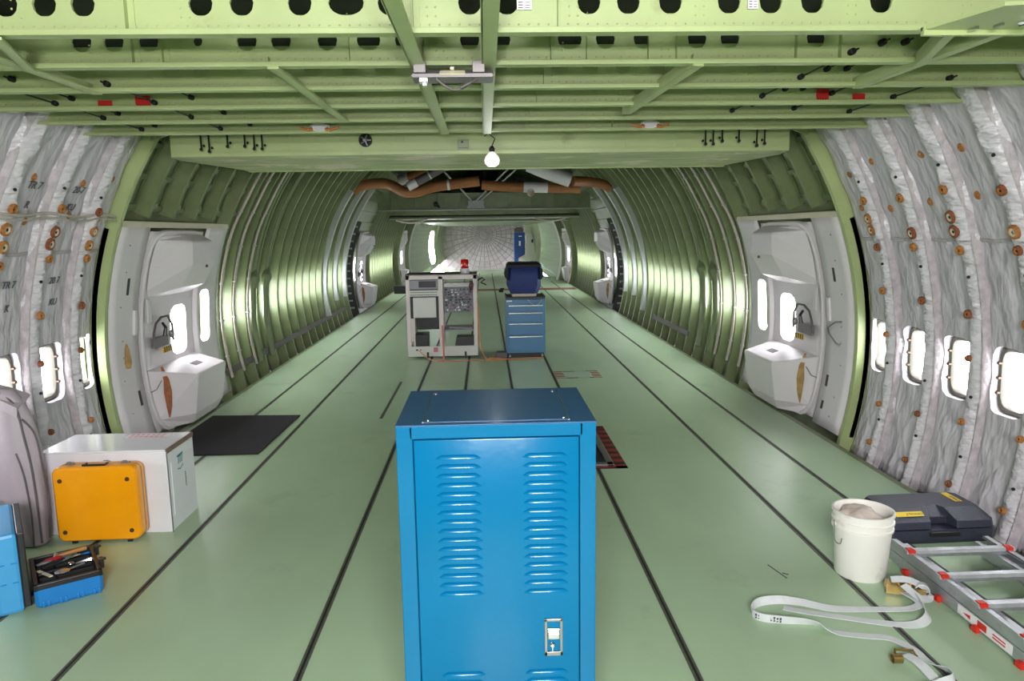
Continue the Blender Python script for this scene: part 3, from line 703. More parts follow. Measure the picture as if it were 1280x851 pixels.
def make_door(s, nm, num, dy=0., full=True):
    root = thing('door_%d' % num, 'white cabin door on the %s wall, %s' % (nm, {1: 'nearest pair, beside silver padding', 2: 'second pair, midway along the bare ribs', 3: 'third pair, before the smooth tail'}[(num + 1) // 2]), None, (s * 3.0, 7.3 + dy, 0), kind='structure')
    W = []
    if full:
        mb = MB(); rect_patch(mb, s, 6.15, 6.66, .0, 1.94, 3.215); holed_patch(mb, s, 8.02, 8.62, .0, 1.94, 3.215, (8.24, .97, .16, .30), 6)
        W.append(solid(mb.build('surround_panel', M['white'], root, world_root=True, smooth=40), .015, 0))
        mb = MB(); 
        pp = [hp(s, th_of(1.94, 3.215), y, 3.2) for y in (6.15, 6.9, 7.6, 8.62)]
        mb.loft([[p + Vector(d) for d in ((0, 0, 0), (0, 0, .05), (s * .1, 0, .06), (s * .1, 0, 0))] for p in pp]); mb.build('head_rail', M['cream'], root, world_root=True)
        mb = MB()
        for zz, h in ((1.42, .13), (.42, .11), (.19, .08)) if s > 0 else ((1.42, .15), (.40, .14)):
            t = th_of(zz, 3.2)
            yy = 6.45 if zz > 1 else 6.56
            mb.loft([[hp(s, t + d / 3.2, yy + e, 3.206) for e in (-.022, .022)] + [hp(s, t + d / 3.2, yy + e, 3.22) for e in (.022, -.022)] for d in (-h / 2, h / 2)])
        mb.build('latch_slot', M['black'], root, world_root=True)
        mb = MB()
        for zz in (1.78, 1.55, 1.25, .95, .8, .6, .3, .12):
            mb.sphere(hp(s, th_of(zz, 3.2), 6.36 + .02 * math.sin(zz * 9), 3.205), .007, 6)
        mb.build('screw', M['steel'], root, world_root=True)
        mb = MB()
        if s > 0:
            P = [hp(s, th_of(z, 3.2), y, r) for z, y, r in ((1.0, 6.36, 3.2), (.995, 6.40, 3.16), (.93, 6.52, 3.15), (.88, 6.50, 3.15), (.80, 6.40, 3.17), (.78, 6.38, 3.2))]
            mb.tube(P, .008, 6)
        else:
            P = [hp(s, th_of(z, 3.2), 6.42, 3.195) for z in (.92, .86, .75, .70)]; mb.tube(P, [.006, .022, .034, .02], 8)
        mb.build('grab_loop', M['steel'] if s > 0 else M['strap'], root, world_root=True, smooth=True)
        # grey slot plate
        mb = MB(); mb.loft([[hp(s, th_of(zz, 3.2), 6.6 + e, 3.19 if abs(e) < .03 else 3.21) for e in (-.032, -.024, .024, .032)] for zz in (.98, 1.2)], cap=False, closed=False); mb.build('cover_strip', M['white'], root, world_root=True)
    # leaf with window
    mb = MB(); holed_patch(mb, s, 6.72 + dy, 7.98 + dy, .02, 1.9, 3.235, (7.6 + dy, .90, .20, .26), 10, .12)
    solid(mb.build('door_leaf', M['white'], root, world_root=True, smooth=40), .012, 0)
    # raised rim
    mb = MB(); N = 60; path = []
    for k in range(N):
        a = 2 * PI * k / N; kx = (abs(math.cos(a)) ** 7 + abs(math.sin(a)) ** 7) ** (-1 / 7)
        yy = 7.35 + dy + math.cos(a) * kx * .655; zz = .95 + math.sin(a) * kx * .955
        path.append((yy, zz))
    loops = []
    for yy, zz in path:
        yi, zi = 7.35 + dy + (yy - 7.35 - dy) * .93, .95 + (zz - .95) * .95
        loops.append([hp(s, th_of(zz, 3.2), yy, 3.225), hp(s, th_of(zz, 3.2), yy, 3.195), hp(s, th_of((zz + zi) / 2, 3.2), (yy + yi) / 2, 3.185), hp(s, th_of(zi, 3.2), yi, 3.205), hp(s, th_of(zi, 3.2), yi, 3.235)])
    loops.append(loops[0]); mb.loft(loops, cap=False, closed=False); mb.build('door_rim', M['white'], root, world_root=True, smooth=50)
    # bustle (slide box)
    mb = MB()
    def foot(z, xi, g):
        xr = 3.235 * math.cos(th_of(z, 3.235)); return [(s * xr, 6.80 + dy + g, z), (s * xi, 7.06 + dy + g, z), (s * xi, 7.82 + dy - g, z), (s * xr, 7.94 + dy - g, z)]
    A = foot(.015, 2.955, .06); B = foot(.12, 2.90, .01); Cc = foot(.50, 2.845, 0); D_ = [(p[0], p[1], p[2] + (.0 if i in (1, 2) else .09)) for i, p in enumerate(foot(.515, 2.855, 0))]
    mb.loft([A, B, Cc, D_]); o = mb.build('slide_bustle', M['white'], root, world_root=True); bev_mod(o, .018, 3)
    mb = MB(); z0 = .557; mb.prism([(s * 2.99, 7.38 + dy, z0 - .01), (s * 3.06, 7.40 + dy, z0 + .008), (s * 3.06, 7.58 + dy, z0 + .008), (s * 2.99, 7.56 + dy, z0 - .01)], (0, 0, .004)); mb.build('gauge_window', M['ductgrey'], root, world_root=True)
    mb = MB(); mb.sphere((s * 2.91, 7.15 + dy, .13), .012, 8); mb.build('screw', M['black'], root, world_root=True)
    # top hump
    mb = MB()
    def hf(z, xi, g, g2=0): 
        xr = 3.225 * math.cos(th_of(z, 3.225)); return [(s * xr, 6.84 + dy + g2, z), (s * xi, 7.16 + dy + g, z), (s * xi, 7.80 + dy - g, z), (s * xr, 7.92 + dy - g2, z)]
    mb.loft([hf(1.28, 3.17, .0, .04), hf(1.36, 2.99, .02), hf(1.58, 2.86, .02), hf(1.80, 2.86, .06, .02), hf(1.87, 2.97, .1, .08)]); o = mb.build('upper_bulge', M['white'], root, world_root=True); bev_mod(o, .03, 3)
    mb = MB(); mb.sphere((s * 2.87, 7.55 + dy, 1.55), .016, 8); mb.build('screw', M['ductgrey'], root, world_root=True)
    # lever, hazard plate and hose
    hx = 3.17
    mb = MB(); mb.box(s * hx - .015, s * hx + .015, 6.86 + dy, 7.18 + dy, .80, .90, .004); mb.sphere((s * 3.14, 7.22 + dy, .9), .03, 8, sc=(1, 1, 1.4)); mb.build('handle_box', M['fixture'], root, world_root=True)
    mb = MB(); mb.box(s * 3.13 - .008, s * 3.13 + .008, 6.99 + dy, 7.17 + dy, .745, .795); mb.build('hazard_plate', M['stripe'], root, world_root=True)
    mb = MB(); mb.tube([(s * 3.13, 7.22 + dy - .0, .84), (s * 3.12, 7.2 + dy, 1.0), (s * 3.12, 7.12 + dy, 1.09), (s * 3.13, 7.0 + dy, 1.09), (s * 3.14, 6.9 + dy, 1.04), (s * 3.14, 6.84 + dy, .95), (s * 3.15, 6.83 + dy, .83)], .011, 8); mb.build('hose', M['ductgrey'], root, world_root=True, smooth=True)
    mb = MB(); mb.tube([(s * 3.14, 7.07 + dy, .9), (s * 3.13, 7.08 + dy, .98), (s * 3.13, 7.02 + dy, 1.03)], [.022, .016, .012], 8); mb.build('lever', M['black'], root, world_root=True)
    mb = MB(); mb.box(s * 3.165 - .006, s * 3.165 + .006, 6.80 + dy, 6.87 + dy, 1.05, 1.28, .01); mb.build('cover_strip', M['white'], root, world_root=True)
    # hanging strap in front of bustle
    mb = MB(); pts = [(s * 3.13, 6.92 + dy, .62), (s * 3.08, 6.885 + dy, .5), (s * 3.07, 6.875 + dy, .38), (s * 3.07, 6.88 + dy, .24), (s * 3.08, 6.89 + dy, .13)]
    mb.loft([[Vector(p) + Vector((-w * s, w * .6, 0)), Vector(p) + Vector((w * s, -w * .6, 0)), Vector(p) + Vector((w * s, -w * .6 - .006, 0)), Vector(p) + Vector((-w * s, w * .6 - .006, 0))] for p, w in zip(pts, (.008, .02, .03, .02, .004))]); mb.build('pull_strap', M['strap'] if s > 0 else M['strapr'], root, world_root=True)
    mb = MB(); mb.tube([(s * 3.1, 6.91 + dy, .55), (s * 3.15, 6.82 + dy, .42), (s * 3.19, 6.70 + dy, .40)], .004, 6); mb.build('cord', M['ductgrey'], root, world_root=True)
    return root
n = 1
for dy, full in ((0, True), (11.3, False), (19.35, False)):
    for s, nm in SIDES: make_door(s, nm, n, dy, full); n += 1
# dark door surrounds at second/third doors with pale clips
for s, nm in SIDES:
    for y0, y1 in ((17.0, 17.95), (25.9, 26.0)):
        t = thing('door_opening_frame', 'dark inner frame with pale clips beside the %s %s door' % ('second' if y0 < 20 else 'third', nm), 'frame', (s * 3.1, y0, 0))
        mb = MB(); mb.loft([[hp(s, th, y0, 3.28), hp(s, th, y1, 3.28), hp(s, th, y1, 3.33), hp(s, th, y0, 3.33)] for th in [D(-20) + D(44) * k / 14 for k in range(15)]]); mb.build('jamb', M['dark'], t, world_root=True, smooth=True)
        for k in range(12):
            th = D(-12) + D(34) * k / 11
            mb = MB(); p = hp(s, th, y0 + .12, 3.25); mb.box(p.x - .05, p.x + .05, p.y - .03, p.y + .03, p.z - .018, p.z + .018); mb.build('clip', M['riser'], t, world_root=True)

# ------------------------------------------------------------------ wall fittings aft of door
for s, nm in SIDES:
    for k, y in enumerate((14.35, 15.35, 16.35)):
        mb = MB(); nA = 24
        mb.loft([[hp(s, t, y, RF - .09), hp(s, t, y + .14, RF - .09), hp(s, t, y + .2, RF), hp(s, t, y, RF)] for t in [D(-10 if k == 0 else -6) + D(46) * i / nA for i in range(nA + 1)]])
        tag(mb.build('riser_duct', M['riser'], smooth=30), 'broad pale grey riser duct up the %s wall, %s of three' % (nm, ('nearest', 'middle', 'farthest')[k]), 'duct')
    # knee shaped ducts
    for k, y in enumerate((9.95, 10.5)):
        mb = MB()
        P = [(hp(s, D(-12), y, RF - .03)), hp(s, D(-2), y, RF - .03), hp(s, D(6), y, RF - .035), hp(s, D(8.5), y + .03, RF - .05), hp(s, D(11), y + .10, RF - .02)]
        mb.tube(P, [.06, .06, .07, .10, .03], 8, flat=.7)
        mb.tube([hp(s, D(9 + 3 * i), y + .05, RF - .02) for i in range(12)], .045, 6, flat=.6)
        tag(mb.build('riser_duct', M['hull'], smooth=40), 'slim green riser duct kneed at window height, %s of two, %s wall' % (('nearer', 'farther')[k], nm), 'duct')
    # wire bundles following ribs
    for k, (y, w) in enumerate(((8.80, .0), (9.25, .04), (9.78, .08))):
        P = []
        for i in range(40):
            t = D(-12) + D(62) * i / 39; sw = .10 / (1 + math.exp(-(math.degrees(t) - 24) * .8)) - .02 * math.sin(t * 9 + k)
            P.append(hp(s, t, y + sw, RF - .03))
        t_ = thing('wire_bundle', 'pale wire bundle tied up the %s wall, %s from the nearest door' % (nm, ('first', 'second', 'third')[k]), 'cable', P[0])
        for d in (-.022, 0, .022):
            mb = MB(); mb.tube([p + Vector((0, d, 0)) for p in P], .010, 6); mb.build('wire', M['wire'], t_, world_root=True, smooth=True)
        for i in range(3, 38, 5):
            p = P[i]; mb = MB(); mb.box(p.x - .018, p.x + .018, p.y - .038, p.y + .038, p.z - .008, p.z + .008); mb.build('tie', M['riser'], t_, world_root=True)
    ya, yb = (8.75, 16.3) if s < 0 else (11.2, 13.6)
    mb = MB(); mb.prism([hp(s, th_of(.17, RF), ya, RF - .02), hp(s, th_of(.25, RF), ya, RF - .02), hp(s, th_of(.25, RF), ya, RF - .004), hp(s, th_of(.17, RF), ya, RF - .004)], (0, yb - ya, 0))
    tag(mb.build('side_rail', M['ductgrey']), 'dark rail along the foot of the %s ribs' % nm, 'rail')

# ------------------------------------------------------------------ crown: ducts, cross beams, struts
def smooth_path(P, n=6):
    P = [Vector(p) for p in P]; out = []
    for i in range(len(P) - 1):
        p0, p1, p2, p3 = P[max(i - 1, 0)], P[i], P[i + 1], P[min(i + 2, len(P) - 1)]
        for k in range(n):
            t = k / n; out.append(.5 * ((2 * p1) + (p2 - p0) * t + (2 * p0 - 5 * p1 + 4 * p2 - p3) * t * t + (3 * p1 - 3 * p2 + p3 - p0) * t ** 3))
    return out + [P[-1]]
def duct(name, P, r, m, label, bands=(), flat=1.):
    t = thing(name, label, 'duct', P[0]); mb = MB(); Q = smooth_path(P)
    mb.tube(Q, r, 14, flat=flat); mb.build('pipe', m, t, world_root=True, smooth=60)
    for f, w in bands:
        i = int(f * (len(Q) - 2)); a = Q[i]; d = (Q[i + 1] - a).normalized()
        mb = MB(); mb.cyl(a, a + d * w, r * 1.06, n=14); mb.build('band', M['duct'], t, world_root=True, smooth=60)
duct('air_duct', [(-2.66, 15.0, 2.70), (-2.5, 15.0, 2.81), (-2.1, 15.0, 2.86), (-1.85, 15.0, 2.80), (-1.62, 14.95, 2.68), (-1.35, 14.95, 2.68), (-1.0, 15.0, 2.78), (-.5, 15.0, 2.84), (-.1, 15.0, 2.88)], .105, M['brown'], 'brown wrapped air duct with a dip, across the dark crown at left', ((.83, .05),))
duct('air_duct', [(-1.75, 15.25, 2.92), (-1.5, 15.2, 3.0), (-1.0, 15.2, 3.2)], .10, M['brown'], 'short brown air duct stub rising at left above the dipped brown duct', ((.05, .22),))
duct('air_duct', [(-1.52, 14.7, 2.76), (-1.1, 14.7, 2.98), (-.65, 14.7, 3.22)], .085, M['ductgrey'], 'dark grey air duct slanting up left of the bulb, pale lower end', ((.0, .2), (.6, .03)))
duct('air_duct', [(1.75, 14.9, 2.88), (1.35, 14.9, 3.02), (.9, 14.9, 3.2)], .16, M['duct'], 'thick white air duct slanting down to the right of the bulb', ())
duct('air_duct', [(1.80, 14.9, 2.85), (2.1, 15.0, 2.84), (2.4, 15.0, 2.79), (2.6, 15.0, 2.70)], .10, M['brown'], 'brown air duct running from the thick white duct to the right wall', ())
duct('air_duct', [(-.05, 15.3, 2.82), (.4, 15.3, 2.78), (.9, 15.3, 2.76), (1.4, 15.3, 2.74), (2.0, 15.3, 2.72)], .10, M['brown'], 'straight brown air duct behind the struts right of centre', ((.52, .5),))
t = thing('duct_opening', 'small bright open duct end pointing at the camera right of the struts', 'duct', (.95, 14.6, 2.6)); mb = MB(); mb.lathe([(.075, 0), (.075, .12), (.065, .12), (.06, .02)], n=18, T=Matrix.Translation((.95, 15.1, 2.64)) @ Matrix.Rotation(PI / 2, 4, 'X')); mb.build('collar', M['brass'], t, world_root=True, smooth=40)
mb = MB(); mb.lathe([(.062, .06), (0, .06)], n=18, T=Matrix.Translation((.95, 15.1, 2.64)) @ Matrix.Rotation(PI / 2, 4, 'X')); mb.build('end_cap', M['paper'], t, world_root=True)
# cross beams aft
xb = thing('cross_beam', 'green cross beam beyond the brown ducts with a centre bracket', 'beam', (0, 19, 2.42))
mb = MB(); mb.box(-2.75, 2.75, 19, 19.02, 2.44, 2.86)
for k in range(9): mb.box(-2.4 + .6 * k, -2.39 + .6 * k, 18.97, 19, 2.46, 2.84)
mb.build('web', M['rib'], xb, world_root=True)
mb = MB(); mb.box(-2.72, 2.72, 18.9, 19.1, 2.42, 2.445); mb.build('flange', M['riser'], xb, world_root=True)
mb = MB(); mb.box(-.42, -.02, 18.84, 19.0, 2.47, 2.66); mb.box(-.45, .0, 18.82, 18.86, 2.46, 2.52); mb.build('bracket', M['riser'], xb, world_root=True)
mb = MB(); mb.sphere((-1.25, 18.9, 2.58), .07, 10); mb.tube([(-1.25, 18.9, 2.58), (-1.15, 18.85, 2.5)], .03, 6); mb.build('fitting', M['black'], xb, world_root=True)
for z, y, l in ((2.28, 22, 'second'), (2.22, 25, 'third')):
    t = thing('cross_beam', '%s low green cross beam toward the tail' % l, 'beam', (0, y, z)); mb = MB(); mb.box(-2.86, 2.86, y, y + .02, z, z + .25); mb.build('web', M['rib'], t, world_root=True)
    mb = MB(); mb.box(-2.84, 2.84, y - .07, y + .07, z - .02, z); mb.build('flange', M['riser'], t, world_root=True)
mb = MB(); mb.tube([(x, 21.6, 2.24 - .08 * math.sin((x + 2.6) * PI / .9)) for x in [-2.6 + .09 * k for k in range(11)]], .03, 6); tag(mb.build('cable_loop', M['wire']), 'pale cable loop sagging under the left end of the low cross beams', 'cable')
mb = MB(); mb.tube([(x, 21.6, 2.24 - .08 * math.sin((x - 1.5) * PI / .9)) for x in [1.5 + .09 * k for k in range(11)]], .03, 6); tag(mb.build('cable_loop', M['wire']), 'pale cable loop sagging under the right end of the low cross beams', 'cable')
for a, b, l in (((-1.15, 17.6, 3.5), (-.33, 18.82, 2.66), 'left'), ((.75, 17.6, 3.5), (-.2, 18.82, 2.66), 'middle'), ((.98, 17.6, 3.5), (-.08, 18.82, 2.66), 'right')):
    mb = MB(); mb.tube([a, b], .02, 8); tag(mb.build('brace_strut', M['riser'], smooth=True), 'thin %s strut of three meeting at the centre bracket below the dark crown' % l, 'strut')
# dark sheet over the ducts, standing in for the shade of the unlit crown
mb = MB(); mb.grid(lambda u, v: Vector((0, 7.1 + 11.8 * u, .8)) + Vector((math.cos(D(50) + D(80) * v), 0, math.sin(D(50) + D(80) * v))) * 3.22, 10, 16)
structure(solid(mb.build('trim_21', M['dark'], smooth=True), .01, 1), 'added black sheet above the ducts as shade of the unlit crown')

# ------------------------------------------------------------------ far end
bk = thing('pressure_bulkhead', 'pale domed pressure bulkhead with radiating ribs closing the far end', 'bulkhead', (0, 36.2, 0))
cz = 1.74
def dome(r, a, off=0.): return Vector((-.05 + r * math.cos(a), 36.0 + .9 * (1 - math.sqrt(max(0, 1 - (r / 3.2) ** 2))) * -1 + .9 * .2 - off, cz + r * math.sin(a)))
mb = MB(); mb.grid(lambda u, v: dome(.001 + 2.5 * u, 2 * PI * v), 10, 48); mb.build('dome', M['bulk'], bk, smooth=True, world_root=True)
mb = MB()
for k in range(36):
    a = 2 * PI * k / 36; mb.tube([dome(.22 + 2.2 * i / 6, a, .012) for i in range(7)], .018, 5)
for r in (.22, .42, .62, .85, 1.1, 1.35, 1.62, 1.9): mb.tube([dome(r, 2 * PI * k / 40, .012) for k in range(41)], .016, 5)
mb.build('ribs', M['bulkrib'], bk, world_root=True)
mb = MB(); mb.lathe([(.2, 0), (.2, .03), (.15, .04), (0, .04)], n=24, T=Matrix.Translation(dome(0, 0)) @ Matrix.Rotation(PI / 2, 4, 'X')); mb.build('hub', M['bulkrib'], bk, world_root=True)
mb = MB(); n = 40
mb.loft([[hp(1, 2 * PI * k / n, 36.4, 1.5) for k in range(n)], [hp(1, 2 * PI * k / n, 36.4, 4.2) for k in range(n)]], cap=False); structure(mb.build('wall_rear', M['hull']), 'green end wall around the domed bulkhead')
t = thing('locker', 'tall dark blue locker far off before the domed bulkhead', 'locker', (1.6, 34.2, 0)); mb = MB(); mb.box(1.36, 1.86, 34.0, 34.5, 0, 1.82, .01); mb.build('body', M['lock'], t, world_root=True)
mb = MB(); mb.box(1.58, 1.66, 33.98, 34.0, 1.2, 1.42); mb.box(1.57, 1.72, 33.98, 34, 1.62, 1.66); mb.build('sign', M['paper'], t, world_root=True)
mb = MB(); mb.box(1.37, 1.8, 34.05, 34.3, 1.83, 2.0, .02); mb.box(1.45, 1.72, 34.0, 34.05, 1.98, 2.06); tag(mb.build('equipment_bundle', M['ductgrey']), 'dark equipment bundle lying on the tall blue locker', 'equipment')
t = thing('door_panel', 'white curved door panel at the far right beside the blue locker', 'door', (2.0, 33.4, .5)); mb = MB()
mb.prism([(1.52, 33.3, .5), (2.3, 33.3, .5), (2.26, 33.3, 1.2), (2.14, 33.3, 1.78), (1.92, 33.3, 1.8), (1.84, 33.3, 1.6), (1.92, 33.3, 1.2), (1.84, 33.3, .82), (1.54, 33.3, .66)], (0, .12, 0), bev=.01); mb.build('panel', M['white'], t, world_root=True)
mb = MB(); mb.box(2.12, 2.2, 33.27, 33.3, 1.35, 1.5); mb.build('handle', M['black'], t, world_root=True)
mb = MB(); mb.prism([(1.5, 33.3, 0), (1.62, 33.3, 0), (1.62, 33.3, .52), (1.5, 33.3, .52)], (0, .1, 0)); mb.prism([(2.1, 33.3, 0), (2.2, 33.3, 0), (2.2, 33.3, .52), (2.1, 33.3, .52)], (0, .1, 0)); mb.build('stand', M['steel'], t, world_root=True)
mb = MB(); mb.box(-2.9, 2.9, 23.0, 23.75, -.01, .004); structure(mb.build('trim_22', mat('dark red threshold strip', (120, 52, 50), .5, var=.2)), 'dark red threshold strip across the far floor')
for x, y, l in ((.46, 22.4, 'small black clamp lying on the floor near the red threshold'), (-3.0, 22.6, 'black box on the floor by the left wall near the red threshold')):
    mb = MB()
    if x > 0: mb.box(x - .07, x + .07, y - .06, y + .06, 0, .09, .015); mb.box(x - .03, x + .1, y - .03, y + .02, .09, .13, .01)
    else: mb.box(-2.85, -2.35, y - .15, y + .2, 0, .24, .02); mb.box(-2.7, -2.5, y - .17, y - .15, .1, .15)
    tag(mb.build('clamp' if x > 0 else 'equipment_box', M['black']), l, 'clamp' if x > 0 else 'box')

# ------------------------------------------------------------------ blue cabinet in front
CX, CY, CW, CD, CH = .0095, 2.13, .61, .485, 1.272
cab = thing('storage_cabinet', 'tall glossy blue metal cabinet with louvred door standing in the foreground', 'cabinet', (CX, CY, 0))
h = CW / 2
mb = MB()
mb.box(-h, h, .02, CD, .0, CH - .002, .004)
mb.box(-h, -h + .05, 0, .022, 0, CH - .002, .003); mb.box(h - .05, h, 0, .022, 0, CH - .002, .003); mb.box(-h + .04, h - .04, 0, .022, CH - .042, CH - .002, .003); mb.box(-h + .04, h - .04, 0, .022, 0, .06, .003)
mb.build('body', M['blue'], cab)
mb = MB(); mb.box(-h - .002, h + .002, -.002, CD + .002, CH - .002, CH + .002, .002); mb.build('top', M['bluetop'], cab)
mb = MB()
iw0, iw1 = -h + .075, h - .075
mb.box(-h + .082, h - .082, .03, CD - .045, CH + .002, CH + .0035); mb.build('top_plate', M['bluetop'], cab)
for sx in (-1, 1): mb = MB(); mb.box(sx * (h - .08) - .0012, sx * (h - .08) + .0012, .028, CD - .045, CH + .002, CH + .004); mb.build('plate_edge', M['chrome'], cab)
for sx in (-1, 1):
    for yy in (.045, CD - .07):
        mb = MB(); mb.lathe([(.007, 0), (.006, .003), (0, .004)], (sx * (h - .095), yy, CH + .0035), 10); mb.build('screw', M['chrome'], cab, smooth=True)
dl, dr, dt, db = -h + .0535, h - .0535, CH - .0445, .064
mb = MB()
mb.box(dl, dr, -.004, .018, db, dt, .003)
def louver(x0, x1, z):
    n = 6; L = []
    for x, k in ((x0, .05), (x0 + .012, .75), (x0 + .02, 1), (x1 - .02, 1), (x1 - .012, .75), (x1, .05)):
        L.append([(x, -.004 - .0105 * k * math.sin(PI / 2 * j / n), z - .013 + (.013 * k) * math.cos(PI / 2 * j / n) + .0) for j in range(n + 1)] + [(x, -.003, z - .013)])
    mb.loft(L, closed=True, cap=True)
for lo in (-.188, .078):
    for k in range(16): louver(lo, lo + .14, 1.180 - .0295 * k)
    for k in range(12): louver(lo, lo + .14, .462 - .0295 * k)
mb.build('door', M['blue'], cab, smooth=30)
lt = MB(); x0, x1, z0, z1 = .141, .199, .51, .636
for a in ((x0, x0 + .009, z0, z1), (x1 - .009, x1, z0, z1), (x0, x1, z1 - .009, z1), (x0, x1, z0, z0 + .014)): lt.box(a[0], a[1], -.010, -.003, a[2], a[3], .0015)
latch = lt.build('latch_frame', M['steel'], cab)
mb = MB(); mb.box(x0 + .009, x1 - .009, -.0085, -.003, z1 - .05, z1 - .034, .002); mb.box(x0 + .009, x1 - .009, -.016, -.003, z1 - .068, z1 - .045, .004); mb.build('latch_paddle', M['chrome'], latch)
mb = MB(); mb.lathe([(.009, 0), (.009, .006), (.006, .009), (0, .009)], n=16, T=Matrix.Translation(((x0 + x1) / 2 - .004, -.004, z0 + .036)) @ Matrix.Rotation(PI / 2, 4, 'X')); mb.box((x0 + x1) / 2 - .006, (x0 + x1) / 2 - .002, -.012, -.004, z0 + .018, z0 + .036); mb.build('lock', M['chrome'], latch, smooth=40)

# ------------------------------------------------------------------ rack
rk = thing('equipment_rack', 'open pale two-bay equipment rack with modules, cables and circuit board', 'rack', (-.665, 10.62, 0))
RW, RH, RD = .52, 1.25, .62
mb = MB(); fb = .022
for x in (-RW, RW - .055):
    for y in (0, RD - .05): mb.box(x, x + .055, y, y + .05, .04, RH - .012, .004)
mb.box(-.045, .02, 0, .05, .16, RH - .03, .004); mb.box(-.045, .02, RD - .05, RD, .16, RH - .03, .004)
mb.box(-RW, RW, 0, .05, RH - .075, RH - .012, .004); mb.box(-RW, RW, RD - .05, RD, RH - .075, RH - .012, .004)
mb.box(-RW, -RW + .03, 0, RD, .04, .18); mb.box(RW - .03, RW, 0, RD, .04, .18)
mb.build('frame', M['rack'], rk)
mb = MB(); mb.box(-RW - .005, RW + .005, -.01, RD, RH - .012, RH, .003); mb.build('top', mat('rack top grey', (128, 120, 118), .5), rk)
mb = MB(); mb.box(-RW + .005, RW - .005, -.004, .03, .035, .185, .004); mb.build('base_panel', M['rackwhite'], rk)
mb = MB(); mb.box(-RW + .12, -RW + .15, -.012, -.004, .125, .145); mb.box(-RW + .18, -RW + .2, -.012, -.004, .13, .142); mb.build('socket', M['black'], rk)
mb = MB(); mb.box(-.14, -.075, -.007, -.004, .1, .17); mb.build('sticker', M['redprint'], rk)
for x in (-.24, .32): mb = MB(); mb.box(x, x + .03, -.012, -.004, .0, .1); mb.build('strap', M['black'], rk)
mb = MB(); mb.box(-RW + .055, -.045, .01, .4, 1.03, 1.165); mb.build('module', M['rackgrey'], rk)
mb = MB(); mb.box(-RW + .19, -.08, .0, .01, 1.06, 1.15, .004); mb.box(-RW + .06, -.05, -.004, .01, 1.02, 1.035); mb.build('display', M['black'], rk)
mb = MB()
mb.box(-RW + .055, -.045, .0, .3, .93, 1.02)
for r_ in range(2):
    for k in range(14): mb.box(-RW + .07 + .028 * k, -RW + .086 + .028 * k, -.004, 0, .945 + .038 * r_, .957 + .038 * r_, mi=1)
mb.build('terminal_strip', [M['rackwhite'], M['black']], rk)
mb = MB(); mb.box(-RW + .10, -.085, -.01, .02, .615, .915, .006); mb.build('drawer_front', M['rackwhite'], rk)
mb = MB(); mb.box(-RW + .055, -.05, .05, .5, .60, .93); mb.box(-RW + .13, -.05, .3, .5, .40, .6); mb.build('dark_chassis', M['black'], rk)
mb = MB(); mb.box(-RW + .1, -RW + .115, .0, .5, .17, .61); mb.build('side_plate', M['rack'], rk)
bd = MB(); bd.box(.03, RW - .055, .05, .07, .68, 1.06); brd = bd.build('circuit_board', M['board'], rk)
mb = MB(); random.seed(3)
for r_ in range(9):
    x = .05
    while x < RW - .09:
        w = random.choice((.014, .02, .034)); mb.box(x, x + w, .036, .05, .705 + .038 * r_, .705 + .038 * r_ + random.choice((.012, .022, .028)), mi=random.choice((0, 0, 0, 1, 2, 0, 3))); x += w + random.choice((.008, .014, .03))
mb.build('components', [M['black'], M['paper'], M['rackgrey'], M['redprint']], brd)
mb = MB(); mb.box(.03, RW - .055, .03, .3, 1.06, 1.115, .01); mb.tube([(.05 + .05 * k, .02, 1.10 + .012 * (k % 2)) for k in range(9)], .018, 6); mb.build('cable_tray', M['rackwhite'], rk)
mb = MB(); mb.tube([(RW - .08, -.01, 1.15), (RW - .06, -.02, 1.1), (RW - .07, -.02, 1.02), (RW - .09, -.01, 1.0), (RW - .10, -.015, 1.08), (RW - .08, -.01, 1.15)], .016, 6); mb.build('cable_coil', mat('dark red cable', (70, 24, 28), .5), rk)
mb = MB(); mb.box(.02, RW - .055, .04, RD, .40, .425); mb.build('shelf', M['rackgrey'], rk)
mb = MB(); mb.grid(lambda u, v: (.10 + .34 * u, .06 + .2 * v, .43 + .04 * (1 - u) * abs(noise.noise(Vector((u * 3, v * 3, 0))))), 10, 6); o = mb.build('crumpled_sheet', M['paper']); o.location = o.location + Vector((-.665, 10.62, 0)); solid(o, .004, 1); tag(o, 'crumpled white sheet lying on the right shelf of the rack', 'sheet')
mb = MB(); mb.box(-.665 - RW + .10, -.665 - .22, 10.66, 11.0, .12, .36, .008); mb.box(-1.02, -.98, 10.655, 10.66, .22, .25); tag(mb.build('power_unit', M['black']), 'black power unit at the bottom left of the rack', 'equipment')
mb = MB(); mb.prism([(-.665 + .16, 10.66, .08), (-.665 + .46, 10.66, .08), (-.665 + .46, 10.66, .31), (-.665 + .2, 10.66, .31)], (0, .3, 0), bev=.01); mb.box(-.58, -.53, 10.66, 10.8, .08, .13, .01); tag(mb.build('equipment_case', M['black']), 'black sloping case at the bottom right of the rack', 'case')
mb = MB(); mb.box(-1.185, -.145, 10.66, 11.2, .04, .078); tag(mb.build('base_board', M['ductgrey']), 'grey base tray inside the bottom of the rack', 'tray')
mb = MB(); mb.box(-RW - .004, -RW + .004, .004, .03, .45, .58); mb.build('hinge_plate', M['ductgrey'], rk)
mb = MB(); mb.tube([(RW + .01, .02, 1.15), (RW + .08, .03, 1.19), (RW + .12, .05, 1.16), (RW + .06, .05, 1.12), (RW + .14, .05, 1.08)], .012, 6); mb.build('loose_cable', M['black'], rk)
bc = thing('beacon_light', 'red beacon light with white base on top of the rack', 'lamp', (-.32, 10.8, RH)); mb = MB(); mb.lathe([(0, 0), (.068, 0), (.068, .06), (.055, .075), (0, .075)], n=20); mb.build('base', M['paper'], bc, smooth=40)
